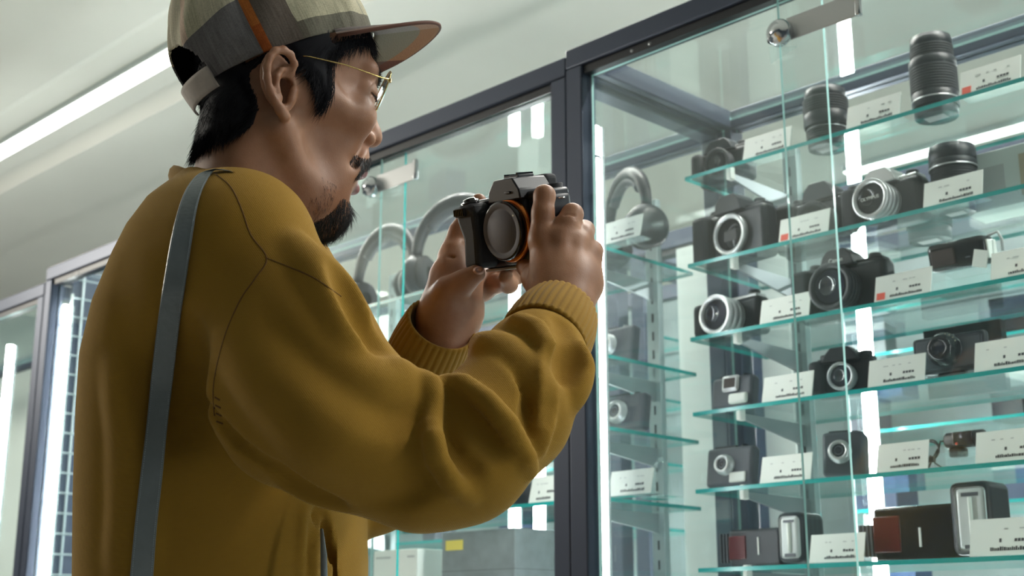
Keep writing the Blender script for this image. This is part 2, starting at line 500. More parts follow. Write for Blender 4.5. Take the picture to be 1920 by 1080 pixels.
def lens(px, z, Y, prof, label, ring=None, rx=0, tilt=0, cat='camera lens', cap=True):
    """upright camera lens; prof = list of (radius, height, material)"""
    x = x_at(px, z, Y)
    t = empty('camera_lens', (x, Y, base_z(z)), label=label, cat=cat)
    h = 0; b = MB(); first = True
    for r, dh, m, rib in prof:
        if rib:
            n = max(2, int(dh / 0.004)); q = []
            for k in range(n):
                a = h + dh * k / n; c = dh / n
                q += [(r - .0008, a), (r, a + c * .2), (r, a + c * .75), (r - .0008, a + c * .95)]
            o = MB(); o.lathe([(0, h)] + q + [(0, h + dh)], m, n=40); o.build('rubber_grip', t)
        else:
            b.lathe([(0, h), (r - .001, h), (r, h + .001), (r, h + dh - .001), (r - .001, h + dh), (0, h + dh)], m, n=40)
        h += dh
    b.build('barrel', t)
    if ring:
        for rr, hh in ring:
            b = MB(); b.lathe([(rr - .001, hh - .0009), (rr + .0004, hh - .0009), (rr + .0004, hh + .0009), (rr - .001, hh + .0009)], 'silver', n=40); b.build('trim_ring', t)
    if cap:
        r = prof[-1][0]
        b = MB(); b.lathe([(0, h), (r * .96, h), (r * .96, h + .004), (r * .8, h + .006), (0, h + .006)], 'black', n=40); b.build('lens_cap', t)
        r = prof[0][0]
    # pale maker sticker under the rear cap
    b = MB(); b.box(-r * .5, r * .5, -r * .35, r * .25, -.0008, 0.0003, 'palegrey_ink'); b.build('sticker', t)
    return t

def slr(px, z, Y, label, w=.135, h=.098, rz=0, mount=True, ring_r=.031, word=None, cat='camera', lensm=None, silver_top=False, prism=True):
    """single-lens reflex or system camera body, front to -y, x centred, standing at z=0"""
    t = empty('camera', (x_at(px, z, Y), Y, base_z(z)), math.radians(rz), label=label, cat=cat)
    d = .034; hb = h * .78
    b = MB()
    b.box(-w / 2, w / 2, -d / 2, d / 2, 0, hb, 'black', bev=.009, seg=3)
    b.build('body', t)
    b = MB(); b.box(-w / 2 - .001, -w / 2 + w * .22, -d / 2 - .022, d / 2 - .006, .004, hb - .002, 'rubber', bev=.009, seg=3); b.build('grip', t)
    b = MB(); b.box(-w * .46, w * .46, -d / 2 + .004, d / 2 - .003, hb - .004, hb + .004, 'silver' if silver_top else 'black', bev=.003); b.build('top_plate', t)
    if prism:
        b = MB(); b.prism([(-.030, hb - .005), (.030, hb - .005), (.024, h - .010), (.014, h), (-.014, h), (-.024, h - .010)], -d / 2 - .010, d / 2, 'silver' if silver_top else 'black', bev=.002)
        o = b.build('viewfinder_hump', t)
        b = MB(); b.box(-.010, .010, -.008, .012, h, h + .003, 'steel', bev=.0006); b.build('hot_shoe', o)
        if word: plate_word(word, o, (0, -d / 2 - .0102, h - .018), .009)
    for sx in (-1, 1):
        b = MB(); b.lathe([(0, 0), (.009, 0), (.0095, .002), (.0095, .007), (.008, .008), (0, .008)], 'black', (sx * w * .34, 0, hb + .003), n=24); b.build('dial', t)
    cz = hb * .50
    if mount:
        b = MB(); b.lathe([(ring_r * .76, 0), (ring_r, 0), (ring_r, .007), (ring_r * .97, .009), (ring_r * .80, .009), (ring_r * .76, .006)], 'silver', (0.004, -d / 2 - .004, cz), (0, -1, 0), 48); b.build('lens_mount_ring', t)
        b = MB(); b.lathe([(0, .002), (ring_r * .76, .003), (ring_r * .76, .006)], 'gloss', (0.004, -d / 2 - .004, cz), (0, -1, 0), 40)
        b.box(-.010, .016, -d / 2 - .0075, -d / 2 - .006, cz - .010, cz + .008, 'lens_glass'); b.build('mirror_box', t)
    if lensm: lensm(t, cz, d)
    return t
def plate_word(word, parent, loc, size, m='white', rx=90, ext=.0002, rz=0):
    c = bpy.data.curves.new('lettering', 'FONT'); c.body = word; c.size = size; c.extrude = ext
    c.align_x = 'CENTER'; c.align_y = 'CENTER'; c.materials.append(M[m])
    tmp = bpy.data.objects.new('lettering', c); COL.objects.link(tmp)
    me = bpy.data.meshes.new_from_object(tmp.evaluated_get(bpy.context.evaluated_depsgraph_get())); bpy.data.objects.remove(tmp)
    o = bpy.data.objects.new('lettering', me); COL.objects.link(o); o.parent = parent
    o.location = loc; o.rotation_euler = (math.radians(rx), 0, math.radians(rz))
    return o
def lens_on(r, L, m='silver', word=None, steps=3, inner='gloss', r2=None):
    def f(t, cz, d):
        r2_ = r2 or r * .92
        b = MB(); y = 0; q = [(0, 0), (r2_, 0)]
        for k in range(steps):
            a = L * k / steps; c = L * (k + 1) / steps; rr = r2_ + (r - r2_) * (k + 1) / steps
            q += [(rr - .0012, a + .001), (rr, a + .002), (rr, c - .001), (rr - .0012, c)]
        q += [(r * .80, L), (r * .76, L - .004)]
        b.lathe(q, m, (0.004, -d / 2 - .001, cz), (0, -1, 0), 48); o = b.build('lens_barrel', t)
        b = MB(); b.lathe([(0, L - .002), (r * .70, L - .002), (r * .77, L - .004)], inner, (0.004, -d / 2 - .001, cz), (0, -1, 0), 40); b.build('front_cap' if word else 'front_glass', o)
        if word: plate_word(word, o, (0.004, -d / 2 - L + .0005, cz), r * .24)
    return f

def compact(px, z, Y, label, w=.095, h=.058, d=.022, rz=0, rx=-8, lensr=.018, m='grey', hole=None, dz=0.004):
    t = empty('compact_camera', (x_at(px, z, Y), Y, base_z(z) + dz), math.radians(rz), label=label, cat='camera')
    t.rotation_euler[0] = math.radians(rx)
    b = MB(); b.box(-w / 2, w / 2, -d / 2, d / 2, 0, h, m, bev=.006, seg=3); b.build('body', t)
    b = MB(); b.box(-w * .36, w * .1, -d * .3, d * .3, h - .001, h + .003, 'black', bev=.001)
    b.lathe([(0, 0), (.006, 0), (.006, .004), (0, .004)], 'black', (w * .25, 0, h - .001), n=20); b.build('top_controls', t)
    if hole == 'square':
        b = MB(); b.box(-.016, .016, -d / 2 - .006, -d / 2 + .001, h * .5, h * .5 + .026, 'silver', bev=.004); o = b.build('lens_surround', t)
        b = MB(); b.box(-.011, .011, -d / 2 - .0068, -d / 2 - .005, h * .5 + .005, h * .5 + .021, 'brown', bev=.001); b.build('lens_window', o)
        b = MB(); b.box(.0, .034, -d / 2 - .009, -d / 2, .004, h * .40, 'white', bev=.004); b.build('label_tag', t)
    elif lensr:
        cx = -w * .06
        b = MB(); b.lathe([(0, 0), (lensr, 0), (lensr, .006), (lensr * .9, .007), (lensr * .85, .013), (lensr * .62, .013), (lensr * .58, .010)], 'silver', (cx, -d / 2, h * .52), (0, -1, 0), 40); o = b.build('lens_barrel', t)
        b = MB(); b.lathe([(0, .0105), (lensr * .6, .010)], 'lens_glass', (cx, -d / 2, h * .52), (0, -1, 0), 32)
        b.lathe([(lensr * .30, .0112), (lensr * .36, .0116), (lensr * .42, .0112)], 'grey', (cx, -d / 2, h * .52), (0, -1, 0), 32); b.build('front_glass', o)
    if hole == 'tag':
        b = MB(); b.box(.004, .034, -d / 2 - .004, -d / 2, .004, .020, 'white', bev=.002); b.build('label_tag', t)
    return t
def acrylic_stand(t, w, h, d=.03):
    b = MB()
    b.box(-w / 2, w / 2, -d / 2, d / 2, 0, .0018, 'acrylic'); b.box(-w / 2, w / 2, d / 2 - .002, d / 2, 0, h, 'acrylic'); b.box(-w / 2, w / 2, -d / 2 - .002, -d / 2, 0, h * .35, 'acrylic')
    return b.build('clear_stand', t)

Z1, Z2, Z3, Z4, Z5, Z6 = RIGHT_Z
# first shelf: lenses
lens(1553, Z1, 1.71, [(.030, .014, 'black', 0), (.032, .020, 'rubber', 1), (.0345, .022, 'black', 0), (.035, .024, 'rubber', 1), (.032, .012, 'black', 0)],
     'short black lens standing on the top shelf, just right of the door edge', ring=[(.0312, .030)])
lens(1757, Z1, 1.71, [(.031, .014, 'black', 0), (.0335, .022, 'black', 0), (.034, .038, 'rubber', 1), (.034, .014, 'black', 0), (.031, .020, 'rubber', 1), (.030, .012, 'black', 0)],
     'tall black zoom lens standing on the top shelf beside the red-marked card', ring=[(.0337, .024)])
slr(1366, Z1, 1.74, 'dark camera at the left end of the top shelf, beside a price card', w=.10, h=.075, mount=False, lensm=lens_on(.026, .02, 'black'))
price_card(1436, Z1, 1.665, 'white price card on the top shelf, leftmost of that shelf', seed=1)
price_card(1636, Z1, 1.665, 'white price card on the top shelf between the short and the tall lens', seed=2)
price_card(1856, Z1, 1.665, 'red-marked white price card on the top shelf, right of the tall lens', seed=3, red=True)
# second shelf
slr(1388, Z2, 1.715, 'black reflex camera with a bare silver mount ring and no lens, second shelf', w=.140, h=.112, rz=-6, ring_r=.0345)
slr(1556, Z2, 1.765, 'black camera at the back of the second shelf, behind the red-marked card', w=.15, h=.112, mount=False, lensm=lens_on(.030, .035, 'rubber', steps=5))
slr(1672, Z2, 1.715, 'silver-topped film camera with a silver lens and black lettered cap', w=.122, h=.088, mount=False, silver_top=True, lensm=lens_on(.030, .040, 'silver', 'OLYMPUS', steps=4), rz=-4)
lens(1795, Z2, 1.715, [(.026, .014, 'black', 0), (.031, .022, 'black', 0), (.032, .028, 'rubber', 1), (.0335, .012, 'black', 0), (.033, .018, 'black', 0)],
     'black lens with a silver ring behind the rightmost card of the second shelf', ring=[(.0338, .066)])
lens(1745, Z2, 1.815, [(.032, .02, 'black', 0), (.034, .03, 'rubber', 1), (.034, .03, 'black', 0)], 'plain dark lens at the back of the second shelf, left of the silver-ringed lens')
price_card(1506, Z2, 1.665, 'red-marked white price card on the second shelf beside the reflex camera', seed=4, red=True)
price_card(1786, Z2, 1.665, 'white price card standing in front of the silver-ringed lens', seed=5)
t = empty('white_box', (x_at(1893, Z2, 1.76), 1.76, base_z(Z2)), label='white box with a grey printed panel at the right end of the second shelf', cat='box')
one('carton', t, 'boxwhite', -.05, .05, -.03, .03, 0, .085, bev=.001); one('printed_panel', t, 'palegrey_ink', -.040, .012, -.0306, -.03, .02, .062); one('tan_flap', t, 'tan', .034, .0505, -.0308, -.0302, .01, .07)
# third shelf
slr(1382, Z3, 1.715, 'silver-topped film camera with a big silver lens, third shelf left end', w=.118, h=.078, mount=False, silver_top=True, prism=False, lensm=lens_on(.032, .040, 'silver', steps=3, inner='lens_glass'), rz=-4)
slr(1592, Z3, 1.725, 'large black reflex camera with a black lens on the third shelf', w=.15, h=.105, mount=False, lensm=lens_on(.036, .038, 'black', steps=4, inner='lens_glass'), word='Canon')
price_card(1470, Z3, 1.665, 'white price card on the third shelf beside the silver-lensed camera', seed=6)
price_card(1692, Z3, 1.665, 'red-marked white price card on the third shelf, right of the black reflex', seed=7, red=True)
price_card(1918, Z3, 1.665, 'white price card on the third shelf at the right edge of the photo', seed=8)
def goggle_cam():
    x = x_at(1822, Z3, 1.70)
    t = empty('flip_screen_camera', (x, 1.70, base_z(Z3)), label='black flip-screen camera with a white side tag on a clear stand, third shelf', cat='camera')
    acrylic_stand(t, .09, .05, .036)
    R = Matrix.Translation((0, 0, .036)) @ Matrix.Rotation(math.radians(10), 4, 'X')
    b = MB(); b.box(-.052, .034, -.016, .020, 0, .040, 'gloss', bev=.008, seg=3, mat4=R); b.build('body', t)
    b = MB(); b.box(-.046, -.010, -.0175, -.015, .006, .030, 'brown', bev=.002, mat4=R); b.build('screen', t)
    b = MB(); b.lathe([(0, 0), (.014, 0), (.013, .006), (0, .007)], 'grey', (.008, -.012, .058), (0, -1, 0), 28); b.build('lens_cover', t)
    b = MB(); b.box(.034, .037, -.012, .014, .006, .032, 'white', bev=.001, mat4=R); b.box(.012, .033, -.0180, -.0162, .002, .026, 'white', bev=.001, mat4=R @ Matrix.Rotation(.3, 4, 'Y')); b.build('side_tag', t)
    b = MB(); b.tube([(.03, .0, .075), (.045, .0, .078), (.05, 0, .066), (.05, 0, .05)], .002, 'palegrey_ink'); b.build('strap_loop', t)
goggle_cam()
# fourth shelf
compact(1378, Z4, 1.70, 'small dark action camera with a square silver lens window, fourth shelf left end', w=.078, h=.052, hole='square', m='grey')
slr(1592, Z4, 1.72, 'small black system camera with stepped lens and knobs, fourth shelf', w=.092, h=.074, mount=False, lensm=lens_on(.021, .018, 'steel', steps=3, inner='lens_glass'), rz=8)
def dashcam():
    x = x_at(1788, Z4, 1.70)
    t = empty('dash_camera', (x, 1.70, base_z(Z4)), math.radians(2), label='flat grey dash camera with a bulging black lens, on the fourth shelf', cat='dash camera')
    b = MB(); b.box(-.054, .054, -.007, .007, .012, .066, 'black', bev=.006, seg=3); b.build('body', t)
    b = MB(); b.box(-.049, .049, -.0085, -.006, .017, .061, 'grey', bev=.003, seg=2); b.build('face_plate', t)
    b = MB(); b.lathe([(0, 0), (.024, 0), (.024, .006), (.020, .011), (.018, .020), (.014, .023), (.011, .023), (.010, .020)], 'gloss', (-.004, -.008, .044), (0, -1, 0), 40); o = b.build('lens_bulge', t)
    b = MB(); b.lathe([(0, .021), (.010, .020)], 'lens_glass', (-.004, -.008, .044), (0, -1, 0), 24); b.build('front_glass', o)
    for k in range(4):
        b = MB(); a = math.radians(25 + 16 * k); b.lathe([(0, 0), (.0014, 0), (.0014, .001), (0, .0012)], 'tan', (-.004 + .0205 * math.cos(a), -.0165, .044 + .0205 * math.sin(a)), (0, -1, 0), 8); b.build('lamp_dot', o)
    b = MB(); b.lathe([(0, 0), (.002, 0), (.002, .001), (0, .0012)], 'red', (-.020, -.0165, .058), (0, -1, 0), 10); b.build('red_dot', t)
    b = MB(); b.box(-.02, .02, -.005, .005, .004, .013, 'black', bev=.002); b.build('foot', t)
    acrylic_stand(t, .08, .022, .03)
dashcam()
price_card(1475, Z4, 1.665, 'white price card on the fourth shelf beside the action camera', seed=9)
price_card(1680, Z4, 1.665, 'white price card on the fourth shelf between two cameras', seed=10)
price_card(1895, Z4, 1.665, 'white price card on the fourth shelf right of the dash camera', seed=11, w=.10, h=.044)
t = empty('black_box', (x_at(1818, Z4, 1.82), 1.82, base_z(Z4)), label='flat black box standing at the back of the fourth shelf, behind the dash camera', cat='box')
one('carton', t, 'grey', -.06, .06, -.008, .008, 0, .076, bev=.001); one('lid', t, 'gloss', -.0605, .0605, -.009, .009, .076, .104, bev=.001)
# fifth shelf
compact(1373, Z5, 1.70, 'dark compact camera with a small silver lens and white tag, fifth shelf', w=.088, h=.062, lensr=.016, hole='tag', m='grey')
compact(1588, Z5, 1.715, 'small dark compact camera with an oval silver lens frame, fifth shelf', w=.062, h=.066, d=.036, lensr=.017, m='grey', rz=18)
def webcam():
    x = x_at(1818, Z5, 1.69)
    t = empty('webcam', (x, 1.69, base_z(Z5)), label='small black webcam with coiled cable on a clear stand, fifth shelf', cat='webcam')
    t.scale = (.82, .82, .82)
    acrylic_stand(t, .10, .07, .04)
    b = MB(); b.lathe([(0, -.034), (.011, -.034), (.0135, -.031), (.0135, .031), (.011, .034), (0, .034)], 'black', (0, -.004, .046), (1, 0, 0), 28); b.build('body', t)
    b = MB(); b.box(-.018, .018, -.0195, -.006, .034, .058, 'gloss', bev=.004, seg=3); o = b.build('face', t)
    b = MB(); b.lathe([(0, .001), (.005, .0012), (.0058, 0), (.0065, .0015), (.007, 0)], 'lens_glass', (-.003, -.0195, .049), (0, -1, 0), 24); b.build('front_glass', o)
    b = MB(); b.lathe([(0, 0), (.0022, 0), (.0018, .001), (0, .001)], 'red', (-.009, -.0196, .038), (0, -1, 0), 12); b.build('red_dot', o)
    b = MB(); b.box(-.030, -.002, -.010, .008, .018, .034, 'black', bev=.004); b.build('clip', t)
    b = MB()
    pts = []
    for k in range(70):
        a = k / 69 * 4 * PI
        pts.append((-.062 + .017 * math.cos(a) + .003 * math.sin(a * .37), -.012 + .004 * math.sin(a * .7), .034 + .016 * math.sin(a) * (1 if k < 35 else .8)))
    pts = [(-.034, -.004, .046), (-.042, -.01, .046)] + pts + [(-.058, -.014, .015), (-.066, -.014, .002), (-.078, -.014, .002)]
    b.tube(pts, .0016, 'black', 6)
    b.tube([(-.060, -.014, .024), (-.052, -.014, .010), (-.040, -.014, .002), (-.028, -.014, .002)], .0016, 'black', 6)
    b.box(-.066, -.052, -.018, -.010, .012, .022, 'black', bev=.002)
    b.build('cable', t)
webcam()
price_card(1472, Z5, 1.665, 'white price card on the fifth shelf, leftmost of that shelf', seed=12)
price_card(1691, Z5, 1.665, 'white price card on the fifth shelf left of the webcam', seed=13, w=.078)
price_card(1898, Z5, 1.665, 'white price card on the fifth shelf right of the webcam', seed=14, w=.10, h=.044)
# sixth shelf: flash units
def flash(px, Y, label, s=1.0, rz=0, cloth=False, door='diffuser', red=True, head=1):
    x = x_at(px, Z6, Y)
    t = empty('flash_unit', (x, Y, base_z(Z6)), math.radians(rz), label=label, cat='camera flash')
    b = MB(); b.box(-.070 * s, .032 * s, -.024, .024, 0, .062 * s, 'gloss' if cloth else 'black', bev=.005, seg=3); b.build('body', t)
    b = MB(); b.box(-.0705 * s, -.035 * s, -.0256, -.02, .012, .052 * s, 'darkred', bev=.002); b.build('sensor_window', t)
    b = MB(); b.box(-.012 * s, -.009 * s, -.0254, -.024, .018, .044, 'white', bev=.0005); b.build('badge', t)
    b = MB(); b.box(-.094 * s, -.068 * s, -.018, .018, .010, .050, 'black', bev=.004)
    for k in range(4): b.box(-.092 * s + .006 * k, -.089 * s + .006 * k, -.020, .020, .008, .052, 'grey')
    b.build('foot', t)
    b = MB(); b.box(.030 * s, .078 * s, -.032, .034, .004, .084 * s, 'black', bev=.010, seg=3); h = b.build('flash_head', t)
    b = MB(); b.box(.039 * s, .074 * s, -.0345, -.028, .010, .077 * s, door, bev=.006, seg=3)
    b.build('diffuser', h)
    b = MB(); b.tube([(.057 * s, -.0352, .018), (.057 * s, -.0352, .066 * s)], .003, 'white', 8)
    b.box(.047 * s, .067 * s, -.0352, -.034, .012, .017, 'grey'); b.box(.047 * s, .067 * s, -.0352, -.034, .067 * s, .071 * s, 'grey'); b.build('flash_tube', h)
    return t
flash(1452, 1.715, 'black camera flash with a small pale flash head, left end of the lowest shelf', s=.92)
flash(1762, 1.715, 'large black camera flash with a pale flash head, right part of the lowest shelf', s=1.2, cloth=True)
price_card(1568, Z6, 1.665, 'white price card on the lowest shelf between the two flash units', seed=15)
price_card(1888, Z6, 1.665, 'white price card on the lowest shelf right of the large flash', seed=16, w=.10, h=.05)

# ---- contents of the middle case
def headphones(px, z, Y, label, s=1.0, rz=0, rx=0):
    t = empty('headphones', (x_at(px, z, Y), Y, base_z(z)), math.radians(rz), label=label, cat='headphones')
    R = .078 * s; b = MB(); pts = []
    for k in range(25):
        a = PI * (k / 24); pts.append((R * math.cos(a), 0, .075 * s + R * 1.05 * math.sin(a)))
    b.tube(pts, [.009 * s + .004 * s * math.sin(PI * k / 24) for k in range(25)], 'black', 10); b.build('headband', t)
    b = MB(); b.tube([(p[0] * .86, p[1], .075 * s + (p[2] - .075 * s) * .86) for p in pts[5:20]], .009 * s, 'grey', 10); b.build('headband_pad', t)
    for sx in (-1, 1):
        b = MB(); b.lathe([(0, -.012), (.030, -.012), (.038, -.006), (.040, .006), (.034, .018), (.020, .022), (0, .022)], 'black', (sx * R * .96, 0, .045 * s), (sx, 0, 0), 28); o = b.build('ear_cup', t)
        b = MB(); b.lathe([(.014, -.026), (.030, -.027), (.037, -.020), (.036, -.012), (0, -.012)], 'rubber', (sx * R * .96, 0, .045 * s), (sx, 0, 0), 28); b.build('ear_pad', o)
        b = MB(); b.tube([(sx * R, 0, .045 * s), (sx * R * 1.02, 0, .09 * s)], .006, 'silver', 8); b.build('slider', t)
    return t
L1, L2, L3, L4 = LEFT_Z; L5 = L4; LB = 1.02
headphones(722, L1, 1.70, 'black over-ear headphones on the upper shelf, nearest the man\'s chin', s=1.2)
headphones(862, L1, 1.69, 'black over-ear headphones on the upper shelf, left of the held camera', s=1.25, rz=20)
headphones(1178, L1, 1.74, 'black over-ear headphones at the right end of the middle case, seen past the light tube', s=1.05, rz=-25)
price_card(1162, L1, 1.62, 'white price card at the right end of the upper shelf of the middle case', seed=21)
def box_thing(name, px, z, Y, w, d, h, m, label, extras=(), rz=0):
    t = empty(name, (x_at(px, z, Y), Y, base_z(z)), math.radians(rz), label=label, cat='box')
    one('carton', t, m, -w / 2, w / 2, -d / 2, d / 2, 0, h, bev=.0015)
    one('lid_seam', t, 'grey', -w / 2 - .0003, w / 2 + .0003, -d / 2 - .0003, d / 2 + .0003, h * .72, h * .72 + .001)
    for (n, mm, a, b_, c, e) in extras:
        one(n, t, mm, a * w, b_ * w, -d / 2 - .001, -d / 2, c * h, e * h)
    return t
BZ = 1.02
box_thing('cardboard_box', 782, LB, 1.72, .13, .12, .228, 'white', 'white box on the bottom shelf of the middle case, below the man\'s sleeve', (('print', 'palegrey_ink', -.44, -.10, .93, .945), ('print', 'palegrey_ink', .28, .44, .93, .945), ))
box_thing('cardboard_box', 850, LB, 1.815, .06, .05, .225, 'boxblue', 'dark blue box beside the white box on the bottom shelf')
box_thing('cardboard_box', 955, LB, 1.73, .19, .16, .252, 'boxgrey', 'large grey box with a yellow sticker, bottom shelf of the middle case', (('yellow_sticker', 'yellow', -.44, -.20, .87, .94), ))
box_thing('cardboard_box', 893, L5, 1.80, .10, .08, .05, 'boxblue', 'small dark blue box lying on the shelf above the grey box', (('yellow_sticker', 'yellow', .1, .4, .2, .7), ))
price_card(905, L5, 1.62, 'white price card standing above the grey box in the middle case', seed=22, w=.105, h=.055)
price_card(1015, L5, 1.62, 'white price card beside the round speaker, next to the dark post', seed=23, w=.06, h=.048)
price_card(1180, L5, 1.62, 'white price card at the right end of the lower shelf of the middle case', seed=24)
t = empty('round_speaker', (x_at(990, L5, 1.70), 1.70, base_z(L5)), label='small round black speaker beside the price card above the grey box', cat='speaker')
b = MB(); b.lathe([(0, 0), (.022, 0), (.030, .006), (.034, .022), (.030, .040), (.018, .050), (0, .053)], 'black', n=32); b.build('body', t)
b = MB(); b.lathe([(.026, .044), (.030, .040), (.0345, .024)], 'rubber', n=32); b.build('grille', t)
t = empty('acrylic_stand', (x_at(1240, L5, 1.70), 1.70, base_z(L5)), label='clear acrylic display stand right of the price card on the lower shelf', cat='display stand')
b = MB(); b.tube([(-.018, 0, 0), (-.010, 0, .055), (.002, 0, .065), (.012, 0, .055), (.018, 0, 0)], .003, 'acrylic', 8); b.build('loop', t)
one('foot_plate', t, 'acrylic', -.03, .03, -.02, .02, 0, .003)
for px, z, lab in ((1150, L2, 'dark compact camera on the second shelf of the middle case, right end'), (1170, L3, 'dark compact camera on the third shelf of the middle case, right end'),
                   (705, L2, 'dark compact camera on the second shelf of the middle case, under the chin'), (770, L3, 'dark compact camera on the third shelf of the middle case, beside the cuff')):
    compact(px, z, 1.72, lab, w=.10, h=.065, lensr=.02, m='grey')
# tall things behind the rows
t = empty('dark_pillar_board', (x_at(1377, 1.6, 2.12), 2.12, 0), label='tall dark navy board standing behind the right case, between pale panels', cat='display board')
one('board', t, 'navy', -.052, .052, -.01, .03, .02, 1.90, bev=.002); one('foot', t, 'frame', -.052, .052, -.06, .09, 0, .02)
for k in range(3):
    one('ridge', t, 'frame', -.03 + .025 * k, -.024 + .025 * k, -.013, -.01, .1, 1.85)
for px, w, lab in ((1306, .085, 'pale panel left of the dark navy board behind the right case'), (1447, .09, 'pale panel right of the dark navy board behind the right case'), (1548, .06, 'pale green-grey panel behind the right case, near the door edge')):
    t = empty('pale_panel', (x_at(px, 1.6, 2.14), 2.14, 0), label=lab, cat='display board')
    one('board', t, 'boxwhite' if px != 1548 else 'panel', -w / 2, w / 2, 0, .02, .02, 1.88, bev=.001); one('foot', t, 'frame', -w / 2, w / 2, -.05, .07, 0, .02)

# blurred stock on the second row of cases
rq = random.Random(11)
for x0, L_, kk in ((-1.98, 1.6, 0), (-3.90, 1.88, 1)):
    for z in (1.66, 1.50, 1.34, 1.18):
        for j in range(4):
            x = x0 + L_ * (.12 + .2 * j) + rq.uniform(-.05, .05); w = rq.uniform(.07, .13); h = rq.uniform(.06, .11)
            m = rq.choice(['navy', 'grey', 'boxwhite', 'boxblue', 'boxgrey', 'gloss'])
            col = {'navy': 'navy', 'grey': 'mid-grey', 'boxwhite': 'pale', 'boxblue': 'dark blue', 'boxgrey': 'grey', 'gloss': 'black'}[m]
            lab = '%s stock box, %s from left, %s shelf, second-row case behind the %s case' % (col, ('first', 'second', 'third', 'fourth')[j], {1.66: 'top', 1.50: 'second', 1.34: 'third', 1.18: 'lowest'}[z], 'right' if kk == 0 else 'middle')
            t = empty('stock_box', (x, 2.56, base_z(z)), rq.uniform(-.3, .3), label=lab, cat='box', group='boxed items in the second-row case behind the %s case' % ('right' if kk == 0 else 'middle'))
            one('carton', t, m, -w / 2, w / 2, -.035, .035, 0, h * .8, bev=.001)
            one('lid', t, rq.choice(['white', 'grey', m]), -w / 2 - .001, w / 2 + .001, -.036, .036, h * .8, h, bev=.001)

# ================================================================ the man
import openvdb as vdb
MC = Matrix.Translation(CAM) @ Matrix((RT, UP, FW)).transposed().to_4x4()   # (right, up, away) -> world
MCn = np.array(MC)
def cp(px, py, d):
    return np.array([(px - CX) * d / F_PX, (CY - py) * d / F_PX, d])
def to_world(p):
    p = np.asarray(p, float)
    return p @ MCn[:3, :3].T + MCn[:3, 3]
def W(p): return Vector(to_world(p))

